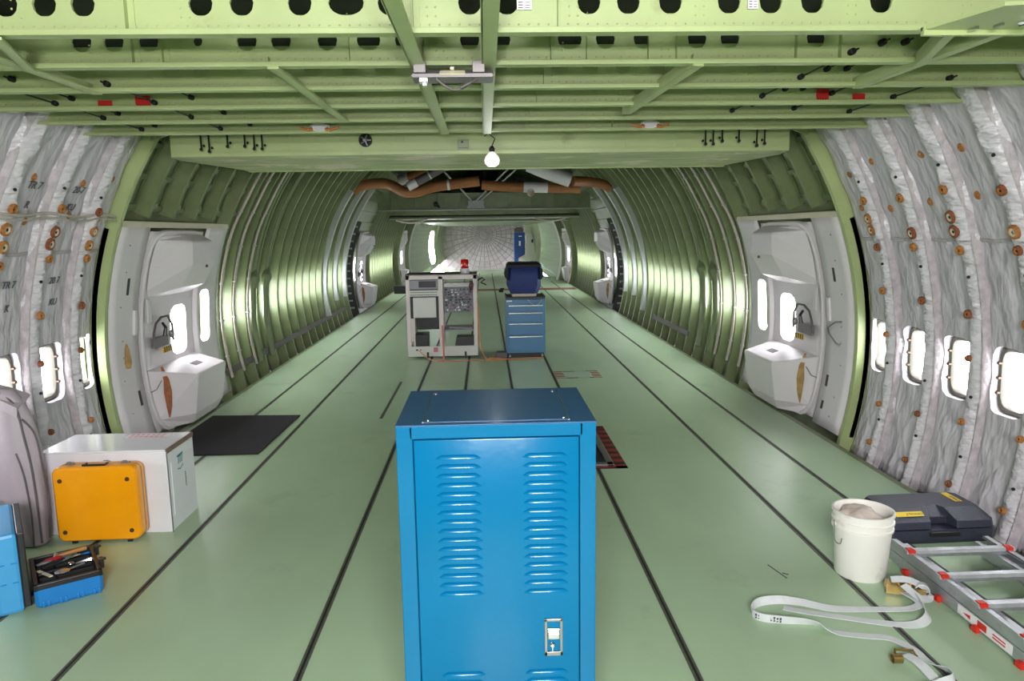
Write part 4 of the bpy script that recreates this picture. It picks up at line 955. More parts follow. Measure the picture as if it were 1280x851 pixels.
mb = MB(); mb.lathe([(.055, .075), (.06, .085), (.06, .19), (.05, .205), (0, .21)], n=20); mb.build('lens', M['lensred'], bc, smooth=40)
# floor cables
def cable(P, r, m, label, name='extension_cord'):
    mb = MB(); mb.tube(smooth_path(P), r, 8); return tag(mb.build(name, m, smooth=True), label, 'cable')
cable([(-.14, 10.55, .9), (-.12, 10.52, .4), (-.1, 10.5, .15), (.0, 10.35, .012), (.12, 10.4, .012), (-.05, 10.3, .012), (.2, 10.42, .012), (.02, 10.42, .03), (.3, 10.36, .012), (.6, 10.4, .012), (.8, 10.42, .012)], .008, M['orange'], 'orange cable tangled on the floor between rack and drawer cabinet')
cable([(-1.02, 10.6, .13), (-.9, 10.5, .04), (-.75, 10.36, .01), (-.5, 10.3, .01), (-.25, 10.33, .01), (-.08, 10.38, .01)], .006, M['orange'], 'thin orange cable from the rack socket along the floor in front of the rack')
cable([(-.665, 10.59, .5), (-.66, 10.585, .2), (-.65, 10.5, .05), (-.65, 10.38, .01)], .014, mat('pink cable', (206, 128, 120), .5), 'pink cable hanging down the middle post of the rack to the floor')

# ------------------------------------------------------------------ drawer cabinet + covered monitor
dc = thing('drawer_cabinet', 'slate blue workshop cabinet with drawers under the navy covered equipment', 'cabinet', (.567, 10.55, 0))
mb = MB(); mb.box(-.29, .29, 0, .6, .07, .87, .006); mb.build('body', M['cab2'], dc)
mb = MB(); mb.box(-.29, .29, -.005, .6, .87, .9, .004); mb.box(-.29, -.27, -.005, .6, .9, .915); mb.box(.27, .29, -.005, .6, .9, .915); mb.build('top_tray', M['black'], dc)
zs = [(.80, .862), (.69, .795), (.53, .685), (.34, .525), (.10, .335)]
for k, (a, b) in enumerate(zs):
    mb = MB(); mb.box(-.25, .25, -.012, .0, a + .004, b - .004, .003); d = mb.build('drawer', M['cab2'], dc)
    if k < 5 and k > 0:
        mb = MB(); mb.box(-.25, .25, -.03, -.012, b - .03, b - .008, .004); mb.build('drawer_handle', M['chrome'], d)
mb = MB(); mb.box(-.27, .27, .02, .58, .0, .07); mb.build('plinth', M['black'], dc)
for x in (-.24, .24): mb = MB(); mb.cyl((x - .015, .0, .03), (x + .015, .0, .03), .03, n=14); mb.build('caster', M['steel'], dc)
mb = MB(); mb.box(-.28, -.2, -.014, -.01, .835, .855); mb.build('name_plate', M['paper'], dc)
mb = MB(); mb.box(.13, .28, 10.45, 10.62, .02, .10, .004); mb.box(.13, .28, 10.44, 10.64, .0, .02); tag(mb.build('foot_pedal', M['ductgrey']), 'small grey foot block beside the left of the drawer cabinet', 'block')
cm = thing('covered_monitor', 'bulky monitor under a navy cloth cover on the drawer cabinet', 'equipment', (.553, 10.60, .9))
mb = MB(); mb.box(-.18, .18, .02, .4, 0, .045, .01); mb.build('plinth', M['beige'], cm)
def cov(z, w, d0, d1, c): return [(-w + c, d0, z), (w - c, d0, z), (w, d0 + c, z), (w, d1 - c, z), (w - c, d1, z), (-w + c, d1, z), (-w, d1 - c, z), (-w, d0 + c, z)]
mb = MB(); mb.loft([cov(.045, .20, .0, .42, .05), cov(.16, .25, -.02, .45, .06), cov(.3, .245, -.02, .46, .05), cov(.46, .22, .0, .46, .03), cov(.485, .2, .02, .44, .03)]); mb.build('cover', M['navy'], cm, smooth=40)
mb = MB(); mb.loft([cov(.43, .255, -.015, .48, .02), cov(.47, .25, -.02, .48, .02), cov(.50, .22, .0, .45, .02)])
for sx in (-1, 1): mb.loft([[(sx * .225, y, .47), (sx * .27, y, .40), (sx * .285, y, .30 + .05 * y), (sx * .25, y, .25), (sx * .235, y, .3)] for y in (-.02, .2, .44)])
mb.build('flap', M['navyblack'], cm, smooth=40)
cable([(.6, 10.53, .86), (.66, 10.52, .80), (.72, 10.52, .78), (.78, 10.52, .82), (.80, 10.53, .87)], .004, M['wire'], 'thin pale cord looping over the top drawers of the drawer cabinet', 'cord')

# ------------------------------------------------------------------ floor marks and mats
mb = MB()
mb.prism([(-2.87, 6.03, .0), (-1.985, 6.03, .0), (-1.955, 7.34, .0), (-2.87, 7.40, .0)], (0, 0, .012), bev=.003)
tag(mb.build('floor_mat', M['mat']), 'black rectangular floor mat before the nearest left door', 'mat')
hf_ = thing('floor_hatch', 'red edged open floor hatch half hidden right of the blue cabinet', 'hatch', (.7, 6.0, 0))
x0, x1, y0, y1 = .33, 1.075, 5.42, 6.65
mb = MB(); 
for a in ((x0, x1, y0, y0 + .05), (x0, x1, y1 - .05, y1), (x0, x0 + .09, y0, y1), (x1 - .09, x1, y0, y1)): mb.box(*a, -.01, .004)
mb.build('border', M['redstripe'], hf_, world_root=True)
mb = MB()
for a in ((x0 + .1, x1 - .1, y0 + .06, y0 + .13), (x0 + .1, x1 - .1, y1 - .13, y1 - .06), (x0 + .1, x0 + .15, y0 + .06, y1 - .06), (x1 - .15, x1 - .1, y0 + .06, y1 - .06)): mb.box(*a, -.01, .014, .003)
mb.build('rim', M['steel'], hf_, world_root=True)
mb = MB(); mb.box(x0 + .15, x1 - .15, y0 + .13, y1 - .13, -.01, .005); mb.build('opening', M['rubber'], hf_, world_root=True)
mb = MB(); mb.prism([(.6, 5.6, .006), (.84, 5.6, .006), (.80, 5.95, .006), (.62, 6.0, .006)], (0, 0, .05), bev=.015); mb.build('red_part', M['red'], hf_, world_root=True)
tp = thing('floor_marking', 'dashed rectangle taped on the floor right of the drawer cabinet', 'marking', (1.14, 9.2, 0))
mb = MB(); mb.box(.86, .98, 8.96, 9.42, -.005, .002); mb.box(1.34, 1.45, 8.96, 9.42, -.005, .002); mb.build('hazard_ends', M['tapestripe'], tp, world_root=True)
mb = MB(); mb.box(.98, 1.40, 8.96, 9.0, -.005, .0015); mb.box(.98, 1.34, 9.38, 9.42, -.005, .0015); mb.build('dashed_edges', M['tapedash'], tp, world_root=True)
mb = MB(); mb.box(.98, 1.34, 9.0, 9.38, -.005, .001); mb.build('panel', mat('pale floor patch', (172, 192, 172), .5, var=.1), tp, world_root=True)
mb = MB()
for a, b in (((1.52, 3.72), (1.56, 3.56)), ((1.56, 3.62), (1.585, 3.60))): 
    mb.tube([(*a, 0), (*b, 0)], .004, 5)
tag(mb.build('scratch_mark', M['ink']), 'short dark scratch mark on the floor left of the white bucket', 'mark')

# ------------------------------------------------------------------ crate, yellow case, garment bag
cr = thing('shipping_crate', 'large white painted crate behind the orange-yellow case', 'crate', (-2.40, 4.42, 0))
mb = MB(); mb.box(-.40, .375, 0, .41, 0, .525, .006); mb.build('body', M['whitebox'], cr)
mb = MB(); mb.box(-.40, .37, .0, .41, .525, .54, .003); mb.build('lid', M['whitebox'], cr)
mb = MB(); mb.box(.37, .381, .004, .406, .512, .541); mb.build('lid_edge', M['boxedge'], cr)
mb = MB(); mb.box(.374, .379, .0, .006, 0, .53); mb.build('corner_strip', M['steel'], cr)
mb = MB(); mb.box(.375, .379, .05, .36, .09, .44, .001); mb.build('end_panel', M['whitebox'], cr)
mb = MB(); mb.box(.379, .3805, .24, .247, .22, .32); mb.build('slot', M['black'], cr)
mb = MB(); mb.prism([(-.02, .27, .5403), (.25, .27, .5403), (.27, .39, .5403), (-.02, .39, .5403)], (0, 0, .0008)); st = mb.build('sticker', M['paper'], cr)
mb = MB()
for a in ((-.02, .26, .27, .28), (-.02, .26, .38, .39)): mb.box(a[0], a[1], a[2], a[3], .541, .5416)
for k in range(7): mb.box(.0 + .034 * k, .024 + .034 * k, .30, .322, .541, .5416); mb.box(.0 + .034 * k, .02 + .034 * k, .34, .362, .541, .5416)
mb.build('print', M['redprint'], st)
mb = MB()
for k in range(3): mb.prism([(.3795, .145 + .026 * k, .40), (.3795, .155 + .026 * k, .40), (.3795, .165 + .026 * k, .452), (.3795, .155 + .026 * k, .452)], (.001, 0, 0))
mb.prism([(.3795, .14, .445), (.3795, .225, .452), (.3795, .225, .462), (.3795, .14, .456)], (.001, 0, 0)); mb.prism([(.3795, .135, .375), (.3795, .175, .366), (.3795, .22, .385), (.3795, .22, .377), (.3795, .175, .358), (.3795, .135, .366)], (.001, 0, 0))
mb.build('emblem', M['teal'], cr)
mb = MB(); mb.box(.02, .03, -.002, 0, .44, .48); mb.box(-.01, .02, -.002, 0, .478, .484); mb.build('catch', M['steel'], cr)

yc = thing('equipment_case', 'orange-yellow hard case standing upright against the white crate', 'case', (-2.40, 4.28, .02), .02)
yc.matrix_basis = yc.matrix_basis @ Matrix.Diagonal((1, .66, 1, 1))
def rrect(w, z0, z1, r, y, n=5):
    pts = []
    for cx, cz_, a0 in ((w - r, z0 + r, -PI / 2), (w - r, z1 - r, 0), (-w + r, z1 - r, PI / 2), (-w + r, z0 + r, PI)):
        for k in range(n + 1): a = a0 + PI / 2 * k / n; pts.append((cx + r * math.cos(a), y, cz_ + r * math.sin(a)))
    return pts
mb = MB(); mb.loft([rrect(.235, .008, .452, .035, -.012), rrect(.246, .0, .463, .045, .0), rrect(.25, -.002, .466, .046, .02), rrect(.25, -.002, .466, .046, .085)]); mb.build('front_shell', M['yellow'], yc, smooth=40)
mb = MB(); mb.loft([rrect(.247, .001, .463, .044, .084), rrect(.247, .001, .463, .044, .115)]); mb.build('metal_band', M['steel'], yc, smooth=40)
mb = MB(); mb.loft([rrect(.25, -.002, .466, .046, .115), rrect(.25, -.002, .466, .046, .15), rrect(.238, .01, .454, .04, .165)]); mb.build('back_shell', M['yellow'], yc, smooth=40)
for x in (-.2, .195):
    for z in (.06, .385): mb = MB(); mb.lathe([(.014, 0), (.013, .006), (.005, .008), (0, .006)], n=16, T=Matrix.Translation((x, -.011, z)) @ Matrix.Rotation(PI / 2, 4, 'X')); mb.build('stud', M['bronze'], yc, smooth=40)
mb = MB(); mb.box(-.075, .06, .02, .034, .462, .478, .004)
for x in (-.068, .054): mb.box(x - .006, x + .006, .03, .10, .466, .474, .002)
mb.build('handle', M['black'], yc)
for x in (-.17, .16): mb = MB(); mb.box(x - .025, x + .025, .08, .12, .464, .472, .002); mb.box(x - .012, x + .012, .076, .09, .468, .485, .002); mb.build('latch', M['steel'], yc)
for x in (-.16, .17): mb = MB(); mb.box(x - .015, x + .015, .01, .035, -.02, .002, .003); mb.build('foot', M['black'], yc)

gb = thing('garment_bag', 'mauve grey nylon bag slumped upright at the left edge', 'bag', (-2.82, 4.3, 0))
mb = MB()
LV = [(0, -.13, .10, .07), (.02, -.14, .12, .085), (.2, -.145, .125, .09), (.45, -.18, .115, .09), (.65, -.21, .10, .085), (.82, -.235, .075, .07), (.92, -.255, .04, .055), (.965, -.27, .0, .045), (.985, -.28, -.03, .02)]
loops = []
for z, l, r_, d in LV:
    lp = []
    for k in range(28):
        a = 2 * PI * k / 28; c, s_ = math.cos(a), math.sin(a); kx = (abs(c) ** 3 + abs(s_) ** 3) ** (-1 / 3)
        x = (l + r_) / 2 + c * kx * (r_ - l) / 2; y = s_ * kx * d
        f = .012 * noise.noise(Vector((x * 9, y * 9, z * 3))) + .008 * math.sin(x * 40 + z * 3)
        lp.append((x + f * c, y + f * s_ - .02 * (z > .9), z))
    loops.append(lp)
mb.loft(loops); o = mb.build('shell', M['cloth'], gb, smooth=True); sub = o.modifiers.new('sub', 'SUBSURF'); sub.levels = sub.render_levels = 2
mb = MB(); P = smooth_path([(.095, -.06, .03), (.1, -.072, .25), (.09, -.07, .5), (.065, -.07, .7), (.03, -.06, .88), (-.06, -.055, .965)]); mb.tube(P, .007, 6); mb.build('zipper', M['clothdark'], gb)
mb = MB(); P = smooth_path([(.06, -.085, .02), (.07, -.09, .2), (.055, -.09, .45), (.02, -.085, .6)]); mb.tube(P, .006, 6); mb.build('piping', M['clothdark'], gb)
mb = MB(); mb.loft([[(-.28 + .33 * u, -.065 - .01 * math.sin(u * 9), .965 - .10 * u * u), (-.28 + .33 * u, .06, .995 - .08 * u * u), (-.28 + .33 * u, .06, 1.005 - .08 * u * u), (-.28 + .33 * u, -.075 - .01 * math.sin(u * 9), .975 - .10 * u * u), (-.28 + .33 * u, -.085, .93 - .12 * u * u)] for u in [k / 10 for k in range(11)]]); mb.build('flap', M['cloth'], gb, smooth=60)
mb = MB(); mb.tube(smooth_path([(.06, -.06, .80), (.12, -.05, .7), (.135, -.04, .5), (.14, -.03, .3), (.125, -.03, .05)]), .006, 6); mb.build('strap', M['clothdark'], gb)

# ------------------------------------------------------------------ blue tool case and tools
TA = Vector((-2.308, 3.478, 0)); ang = math.atan2(.171, .252)
tb = thing('tool_case', 'open blue tool case full of hand tools, lid standing upright', 'toolbox', TA, ang)
L_, W_, H_ = .305, .40, .125     # length along the near face, depth, height
mb = MB()
mb.loft([[(x, y, z) for x, y in ((.015 + g, 0 + g), (L_ - .015 - g, 0 + g), (L_ - g, .015 + g), (L_ - g, W_ - .015 - g), (L_ - .015 - g, W_ - g), (.015 + g, W_ - g), (g, W_ - .015 - g), (g, .015 + g))] for z, g in ((0, .012), (.015, .002), (.10, 0), (.10, .012), (.07, .012))], cap=True)
for k in range(4):
    for dx in (0, .022): mb.box(.03 + .075 * k + dx, .042 + .075 * k + dx, -.003, .004, .004, .035, .002)
mb.build('tray', M['toolblue'], tb, smooth=30)
mb = MB(); 
for a in ((0, L_, 0, .022), (0, L_, W_ - .022, W_), (0, .022, 0, W_), (L_ - .022, L_, 0, W_)): mb.box(*a, .095, .128, .004)
mb.build('rim', M['black'], tb)
mb = MB(); mb.box(.02, L_ - .02, .02, W_ - .02, .06, .085); 
for k in range(4): mb.box(.03, L_ - .03, .05 + .08 * k, .056 + .08 * k, .085, .108)
mb.box(.10, .106, .03, .3, .085, .105); mb.build('tool_pallet', M['rubber'], tb)
for yy in (.10, .30): mb = MB(); mb.box(L_ - .004, L_ + .018, yy - .018, yy + .018, .10, .155, .004); mb.box(L_ + .004, L_ + .03, yy - .008, yy + .008, .14, .152, .002); mb.build('latch', M['black'], tb)
mb = MB(); mb.box(-.155, -.042, .02, W_ + .14, .0, .415, .018); lid = mb.build('lid', M['lidblue'], tb)
mb = MB(); mb.box(-.044, -.012, .026, W_ + .135, .02, .41, .006); mb.build('lid_rim', M['black'], lid)
mb = MB()
for z in (.16, .26): 
    for x in (-.13, -.08): mb.box(x, x + .025, .018, .022, z, z + .006)
mb.build('lid_mark', M['toolblue'], lid)
def tool(name, label, build, mats=None):
    t = thing(name, label, 'tool', tb.matrix_basis @ Vector((0, 0, .1)), ang); build(t); return t
def simple(parts):
    def f(t):
        for nm, m, fn in parts:
            mb = MB(); fn(mb); bmesh.ops.translate(mb.bm, vec=(0, 0, -.1), verts=mb.bm.verts); mb.build(nm, m, t, smooth=40)
    return f
tool('screwdriver', 'screwdriver with dark red grip at the back of the tool case', simple([('grip', M['redhandle'], lambda mb: mb.tube([(.06, .31, .118), (.08, .315, .122), (.13, .325, .122), (.15, .33, .12)], [.008, .013, .013, .006], 10)), ('shaft', M['steel'], lambda mb: mb.cyl((.15, .33, .12), (.22, .345, .116), .004))]))
tool('hammer', 'wooden handled hammer lying along the back of the tool case', simple([('handle', M['wood'], lambda mb: mb.tube([(.13, .36, .118), (.2, .368, .122), (.27, .375, .122)], [.008, .011, .012], 10)), ('head', M['steel'], lambda mb: mb.tube([(.12, .33, .12), (.125, .385, .12)], .012, 8))]))
tool('pliers', 'pair of bright pliers in the middle of the tool case', simple([('jaws', M['chrome'], lambda mb: (mb.tube([(.16, .28, .12), (.2, .29, .125), (.235, .305, .12)], [.01, .013, .005], 8), mb.tube([(.15, .26, .125), (.19, .275, .128)], .006, 8))), ('grip', M['black'], lambda mb: (mb.tube([(.16, .285, .12), (.1, .28, .12), (.05, .255, .118)], .009, 8), mb.tube([(.16, .275, .12), (.1, .25, .12), (.05, .23, .118)], .009, 8)))]))
tool('wrench', 'adjustable wrench with pale jaw at the right of the tool case', simple([('body', M['chrome'], lambda mb: (mb.tube([(.20, .19, .118), (.24, .2, .12), (.275, .2, .12)], [.006, .008, .014], 8), mb.box(.265, .29, .19, .215, .112, .126, .003)))]))
tool('spoon_gauge', 'round bright inspection mirror in the front of the tool case', simple([('mirror', M['chrome'], lambda mb: mb.lathe([(0, 0), (.034, .002), (.036, .008), (.02, .012), (0, .01)], (.135, .13, .112), 20)), ('stem', M['steel'], lambda mb: mb.tube([(.165, .14, .118), (.21, .155, .12), (.24, .165, .122)], [.005, .006, .008], 8))]))
tool('ratchet', 'ratchet handle beside the round mirror in the tool case', simple([('handle', M['black'], lambda mb: mb.tube([(.03, .16, .115), (.09, .17, .117), (.12, .175, .117)], [.010, .009, .007], 8)), ('head', M['chrome'], lambda mb: mb.sphere((.18, .2, .12), .014, 10, sc=(1.3, 1, .8)))]))
tool('ruler', 'pale folding ruler lying across the front left of the tool case', simple([('blade', M['tube'], lambda mb: mb.prism([(.025, .22, .112), (.04, .225, .112), (.09, .07, .128), (.075, .065, .128)], (0, 0, .006)))]))
tool('chisel', 'dark handled chisel at the left back of the tool case', simple([('handle', M['ductgrey'], lambda mb: mb.tube([(.03, .3, .116), (.06, .3, .12), (.1, .3, .118)], [.008, .012, .009], 8)), ('blade', M['steel'], lambda mb: mb.box(.1, .15, .294, .306, .114, .12))]))
cr_ = thing('crumpled_wrapper', 'crumpled colourful wrapper behind the tool case lid at the left edge', 'wrapper', (-2.79, 3.98, 0))
for nm_, m_, c, sd in (('foil', M['paper'], (.0, .0, .27), 1.), ('print', M['orange'], (-.05, .02, .32), 4.), ('print', M['bronze'], (.03, -.02, .24), 7.)):
    mb = MB(); mb.sphere(c, .05, 14)
    for v in mb.bm.verts: v.co += Vector((1, 1, 1)) * .0 + (v.co - Vector(c)) * (.7 * noise.noise(v.co * 22 + Vector((sd, 0, 0))))
    mb.build(nm_, m_, cr_)
mb = MB(); mb.prism([(-.09, -.08, 0), (.07, -.08, 0), (.06, -.08, .24), (-.08, -.08, .26)], (0, .16, 0), bev=.02); mb.build('bag_body', M['clothdark'], cr_)

# ------------------------------------------------------------------ bucket, rag, black case, ladder
bu = thing('bucket', 'white plastic bucket with a rag in it, standing before the black case', 'bucket', (1.975, 3.60, 0))
mb = MB(); mb.lathe([(0, .004), (.125, .004), (.13, 0), (.135, .01), (.15, .26), (.153, .275), (.16, .278), (.16, .29), (.152, .292), (.153, .315), (.162, .318), (.162, .33), (.154, .332), (.155, .362), (.163, .365), (.163, .378), (.152, .38), (.146, .36), (.13, .02), (0, .02)], n=48); mb.build('shell', M['bucket'], bu, smooth=40)
mb = MB(); mb.tube(smooth_path([(-.163, 0, .32), (-.175, -.03, .29), (-.185, -.06, .23), (-.168, -.085, .215), (-.15, -.07, .24)]), .003, 6); mb.build('bail_handle', M['steel'], bu)
mb = MB(); mb.cyl((-.158, 0, .3), (-.172, 0, .3), .014); mb.build('ear', M['bucket'], bu)
bu.matrix_basis = bu.matrix_basis @ Matrix.Diagonal((.95, .95, .95, 1))
mb = MB(); mb.sphere((0, 0, 0), .112, 28, sc=(1, 1, .5))
for v in mb.bm.verts:
    d = noise.noise(v.co * 14) * .35 + noise.noise(v.co * 30) * .15; v.co *= 1 + d
    v.co += Vector((1.985, 3.61, .305))
tag(mb.build('rag', M['rag'], smooth=True), 'crumpled off-white rag stuffed in the white bucket', 'rag')

kc = thing('power_tool_case', 'flat black plastic tool case with yellow labels, under the ladder end', 'case', (2.66, 3.93, 0), math.radians(1.5))
mb = MB()
def rr8(x0, x1, y0, y1, c, z): return [(x0 + c, y0, z), (x1 - c, y0, z), (x1, y0 + c, z), (x1, y1 - c, z), (x1 - c, y1, z), (x0 + c, y1, z), (x0, y1 - c, z), (x0, y0 + c, z)]
mb.loft([rr8(-.34, .31, 0, .42, .03, 0), rr8(-.345, .315, -.005, .425, .03, .03), rr8(-.345, .315, -.005, .425, .03, .095)]); mb.build('base', M['case'], kc)
# lid with handle notch
mb = MB()
def lidloop(z, x0, x1, y0, y1, nx0, nx1, ny): return [(x0, y0, z), (nx0, y0, z), (nx0 + .02, ny, z), (nx1 - .02, ny, z), (nx1, y0, z), (x1 - .03, y0, z), (x1, y0 + .03, z), (x1, y1 - .03, z), (x1 - .03, y1, z), (x0 + .03, y1, z), (x0, y1 - .03, z), (x0, y0 + .03, z)]
mb.loft([lidloop(.10, -.34, .31, 0, .42, -.09, .07, .09), lidloop(.15, -.335, .305, .01, .42, -.09, .07, .09), lidloop(.205, -.31, .27, .13, .40, -.06, .05, .17)]); lid_ = mb.build('lid', M['case'], kc); bev_mod(lid_, .004)
mb = MB(); mb.box(-.10, .08, -.02, .0, .05, .085, .006); mb.build('handle', M['black'], kc)
kc.matrix_basis = kc.matrix_basis @ Matrix.Diagonal((1, .86, .86, 1))
# labels
sl = math.atan2(.055, .12)
T = Matrix.Translation((-.19, .075, .1835)) @ Matrix.Rotation(sl, 4, 'X')
mb = MB(); mb.box(-.085, .085, -.022, .022, 0, .0015, T=T); lb = mb.build('label', M['label'], kc)
text_mesh('lettering', 'DEWALT', .025, M['rubber'], lb, T @ Matrix.Translation((.03, .0, .0022)) @ Matrix.Rotation(PI, 4, 'Z'), .0004)
T = Matrix.Translation((.20, .30, .2055)) @ Matrix.Rotation(-PI / 2, 4, 'Z')
mb = MB(); mb.box(-.085, .085, -.022, .022, 0, .0015, T=T); lb = mb.build('label', M['label'], kc)
text_mesh('lettering', 'DEWALT', .025, M['rubber'], lb, T @ Matrix.Translation((.035, .0, .0022)), .0004)

ld = thing('ladder', 'aluminium extension ladder lying flat by the right wall, red rung caps', 'ladder', (2.49, 3.7, 0))
Y0, Y1 = 3.72, .9
for sx, x in ((-1, 2.215), (1, 2.755)):
    for z0, nm_ in ((.012, 'lower_rail'), (.074, 'upper_rail')):
        mb = MB(); xi = x - sx * .026
        mb.box(min(x, x + sx * .004), max(x, x + sx * .004), Y1, Y0, z0, z0 + .058); a, b = sorted((x, xi))
        mb.box(a, b, Y1, Y0, z0 + .054, z0 + .058); mb.box(a, b, Y1, Y0, z0, z0 + .004); mb.box(min(xi, xi + sx * .003), max(xi, xi + sx * .003), Y1, Y0, z0 + .046, z0 + .058)
        mb.build(nm_, M['alu'], ld, world_root=True)
for x in (2.285, 2.69):
    mb = MB(); mb.box(x - .004, x + .004, Y1, Y0 - .01, .045, .106); mb.box(x - .012, x + .012, Y1, Y0 - .01, .102, .107); mb.build('inner_rail', M['alu'], ld, world_root=True)
for k in range(10):
    y = 3.555 - .279 * k
    mb = MB(); mb.prism([(2.19, y - .022, .128), (2.19, y + .022, .128), (2.19, y + .016, .145), (2.19, y - .016, .145)], (.59, 0, 0)); mb.box(2.23, 2.74, y - .016, y + .016, .108, .128); mb.build('upper_rung', M['alu'], ld, world_root=True)
    for xx in (2.22, 2.752):
        mb = MB(); mb.prism([(xx - .024, y - .026, .126), (xx - .024, y + .026, .126), (xx - .024, y + .020, .149), (xx - .024, y - .020, .149)], (.042, 0, 0), bev=.004); mb.build('rung_cap', M['red'], ld, world_root=True)
    y2 = y - .13
    mb = MB(); mb.box(2.22, 2.75, y2 - .028, y2 + .028, .034, .06, .004); mb.build('lower_rung', M['alu'], ld, world_root=True)
    y3 = 3.30 - .279 * (k - 1) - .02
    if y3 < 3.65: 
        mb = MB(); mb.prism([(2.19, y3 - .022, .0), (2.19, y3 + .022, .0), (2.19, y3 + .016, .03), (2.19, y3 - .016, .03)], (.024, 0, 0), bev=.004); mb.build('foot_cap', M['red'], ld, world_root=True)
mb = MB(); mb.box(2.2095, 2.2145, 2.78, 3.14, .018, .064); st = mb.build('sticker', M['paper'], ld, world_root=True)
mb = MB()
mb.box(2.208, 2.2096, 2.94, 3.0, .026, .058); mb.prism([(2.208, 3.10, .04), (2.208, 3.05, .05), (2.208, 3.05, .03)], (.0015, 0, 0)); mb.box(2.208, 2.2096, 2.82, 2.90, .03, .036); mb.box(2.208, 2.2096, 2.82, 2.90, .044, .05); me_ = mb.build('lettering', M['red']); me_.parent = st; me_.matrix_parent_inverse = (ld.matrix_basis).inverted()

# ------------------------------------------------------------------ ratchet strap
rs = thing('ratchet_strap', 'white webbing tie-down strap looping on the floor, ratchet by the ladder', 'strap', (1.7, 3.1, 0))
UP = Vector((0, 0, 1))
def web(P, tilt, hw=.021, nm_='webbing'):
    Q = smooth_path(P, 8); T_ = []
    nt = len(tilt) - 1
    for i in range(len(Q)):
        f = i / (len(Q) - 1) * nt; a = int(min(nt - 1e-6, f)); b = tilt[a] + (tilt[a + 1] - tilt[a]) * (f - a)
        t = (Q[min(i + 1, len(Q) - 1)] - Q[max(i - 1, 0)]).normalized(); side = t.cross(UP).normalized()
        T_.append(side * math.cos(b) + UP * math.sin(b))
    for i, q in enumerate(Q): q.z = max(q.z, .002 + hw * abs(T_[i].normalized().z) * 1.0)
    mb = MB(); mb.ribbon(Q, hw, T_, .003); return mb.build(nm_, M['webbing'], rs, world_root=True, smooth=50)
web([(2.05, 3.32, .03), (2.08, 3.23, .02), (2.0, 3.20, .01), (1.82, 3.215, .005), (1.64, 3.235, .005), (1.52, 3.29, .004), (1.42, 3.31, .006), (1.31, 3.29, .02), (1.25, 3.235, .022), (1.235, 3.18, .022), (1.27, 3.14, .022), (1.34, 3.12, .02), (1.44, 3.10, .01), (1.51, 3.08, .004), (1.56, 3.03, .003), (1.68, 2.99, .004), (1.78, 2.965, .004), (1.83, 2.88, .006), (1.84, 2.80, .006), (1.85, 2.74, .012), (1.875, 2.69, .02), (1.86, 2.635, .022), (1.80, 2.61, .02), (1.70, 2.58, .01)],
    [.2, .0, .0, .1, .3, .6, 1.1, 1.4, 1.5, 1.5, 1.45, 1.2, .7, .0, 0, 0, 0, .3, .9, 1.3, 1.0, .6])
web([(2.10, 3.28, .03), (2.07, 3.18, .03), (2.04, 3.10, .02), (1.95, 3.06, .006), (1.80, 3.10, .004), (1.64, 3.16, .004), (1.50, 3.215, .004), (1.415, 3.26, .003)], [.8, 1.2, .6, .1, 0, 0, 0])
web([(1.755, 2.80, .03), (1.775, 2.74, .032), (1.785, 2.66, .02), (1.79, 2.58, .006)], [0, 0, 0], .024)
mb = MB(); mb2 = MB()
for k in range(9):
    a = Vector((1.236 + .0125 * k, 3.164 - .0058 * k, .0)); 
    for z0, z1 in ((.012, .020), (.024, .036)): mb2.box(a.x, a.x + .008, a.y - .008, a.y - .006, z0, z1 - .003 * (k % 3 == 1))
mb.bm.free(); mb2.build('print', M['ink'], rs, world_root=True)
mb = MB()
T = Matrix.Translation((2.10, 3.35, .0)) @ Matrix.Rotation(math.radians(-22), 4, 'Z')
for yy in (-.03, .03): mb.box(-.11, .07, yy - .003, yy + .003, .008, .05, T=T)
for xx in (-.105, -.045, .01): mb.tube([T @ Vector((xx, -.035, .035)), T @ Vector((xx, .035, .035))], .008, 8)
mb.box(-.11, -.09, -.03, .03, .045, .055, T=T); mb.build('ratchet', M['brass'], rs, world_root=True)
mb = MB(); mb.lathe([(.03, -.018), (.034, -.016), (.034, .016), (.03, .018)], n=16, T=T @ Matrix.Translation((.055, 0, .036)) @ Matrix.Rotation(PI / 2, 4, 'X')); mb.build('webbing_roll', M['webbing'], rs, world_root=True, smooth=True)
mb = MB(); mb.ribbon(smooth_path([(2.03, 3.40, .06), (2.10, 3.37, .07), (2.16, 3.32, .05), (2.16, 3.28, .02), (2.10, 3.26, .03), (2.06, 3.34, .06)], 6), .02, UP * .4 + Vector((.3, .9, 0)), .003); mb.build('webbing', M['webbing'], rs, world_root=True, smooth=True)
mb = MB(); mb.tube([(1.71, 2.80, .02), (1.725, 2.83, .035), (1.80, 2.82, .035), (1.795, 2.785, .03)], .006, 8); mb.lathe([(.016, -.02), (.02, -.02), (.02, .02), (.016, .02)], n=12, T=Matrix.Translation((1.71, 2.785, .022)) @ Matrix.Rotation(PI / 2, 4, 'Y')); mb.build('end_hook', M['brass'], rs, world_root=True, smooth=True)

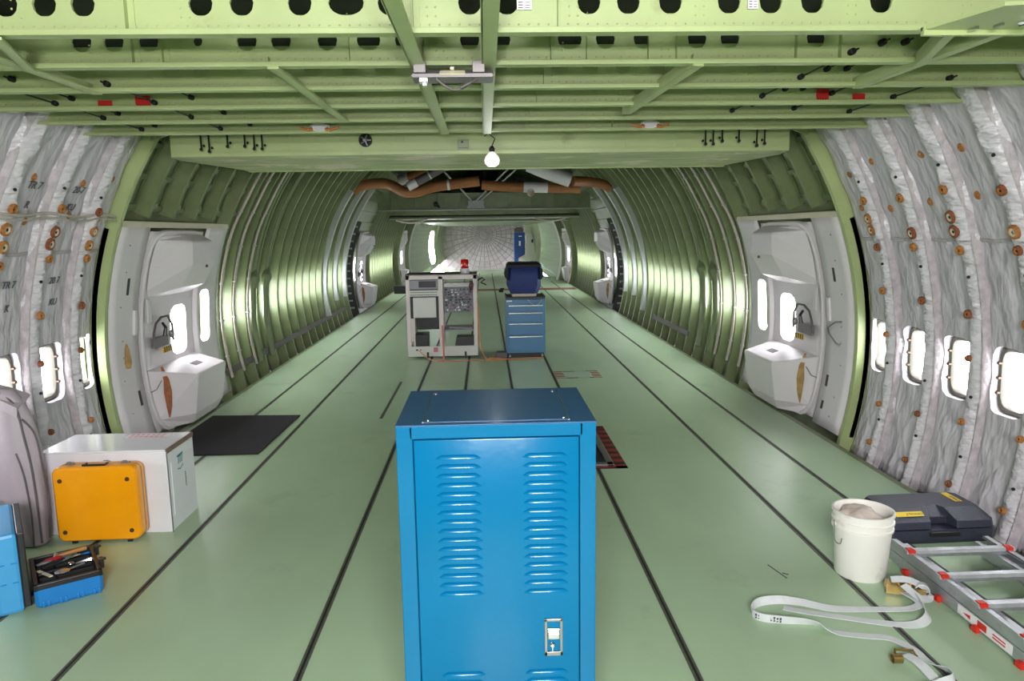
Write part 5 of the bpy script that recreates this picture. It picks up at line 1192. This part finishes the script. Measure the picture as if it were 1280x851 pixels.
# ------------------------------------------------------------------ light, world, camera
w = bpy.data.worlds.new('overcast sky'); SC.world = w; w.use_nodes = True
bg = w.node_tree.nodes['Background']; bg.inputs['Color'].default_value = (.93, .97, 1.0, 1); bg.inputs['Strength'].default_value = 19.0
def area(name, loc, rot, sx, sy, power, portal=False, color=(1, 1, 1)):
    l = bpy.data.lights.new(name, 'AREA'); l.shape = 'RECTANGLE'; l.size = sx; l.size_y = sy; l.energy = power; l.color = color
    if portal: l.cycles.is_portal = True
    o = bpy.data.objects.new(name, l); COL.objects.link(o); o.location = loc; o.rotation_euler = rot; return o
for s in (-1, 1):
    area('window_light_guide', (s * 3.55, 13.6, .9), (0, s * PI / 2, 0), 1.0, 42, 1, True)
mb = MB(); mb.loft([[hp(1, 2 * PI * k / 40, -9.0, RS + .05) for k in range(40)], [hp(1, 2 * PI * k / 40, -9.05, RS + .05) for k in range(40)]]); structure(mb.build('wall_front', M['hull']), 'forward bulkhead behind the camera')
# unseen fill lamps added behind the camera to brighten the cabin
area('fill_lamp', (0, -1.6, 2.5), (math.radians(42), 0, 0), 1.6, .5, 220)
area('front_fill', (-.35, -1.3, 1.95), (math.radians(90), 0, 0), .4, .2, 75)  # added frontal fill for the beam webs, giving a flash look
area('front_fill', (.55, -1.6, 1.9), (math.radians(90), 0, 0), .4, .2, 45)
area('fill_lamp', (0, -5.0, 2.5), (math.radians(20), 0, 0), 1.6, .5, 70)
pl = bpy.data.lights.new('work_bulb_light', 'POINT'); pl.energy = 1.5; pl.shadow_soft_size = .05; po = bpy.data.objects.new('work_bulb_light', pl); COL.objects.link(po); po.location = (.055, 5.62, 2.30)

cam = bpy.data.cameras.new('camera'); co = bpy.data.objects.new('camera', cam); COL.objects.link(co)
cam.sensor_fit = 'HORIZONTAL'; cam.sensor_width = 36; cam.lens = 902.08 / 1280 * 36; cam.clip_start = .05; cam.clip_end = 200
yaw, pit, rol = .0353966, -.149359, -.0150093
f = Vector((math.sin(yaw) * math.cos(pit), math.cos(yaw) * math.cos(pit), math.sin(pit)))
rt = Vector((math.cos(yaw), -math.sin(yaw), 0)); up = rt.cross(f)
r2 = rt * math.cos(rol) + up * math.sin(rol); u2 = -rt * math.sin(rol) + up * math.cos(rol)
R3 = Matrix((r2, u2, -f)).transposed()
co.matrix_world = Matrix.Translation((-.01415, 0, 1.84839)) @ R3.to_4x4()
SC.camera = co
SC.view_settings.view_transform = 'Standard'; SC.view_settings.look = 'None'; SC.view_settings.exposure = 0.0; SC.view_settings.gamma = 1; SC.view_settings.use_curve_mapping = False
SC.cycles.max_bounces = 10; SC.cycles.diffuse_bounces = 6; SC.cycles.glossy_bounces = 4; SC.cycles.transparent_max_bounces = 12; SC.cycles.sample_clamp_indirect = 8; SC.cycles.caustics_reflective = False; SC.cycles.caustics_refractive = False
SC.cycles.use_denoising = True
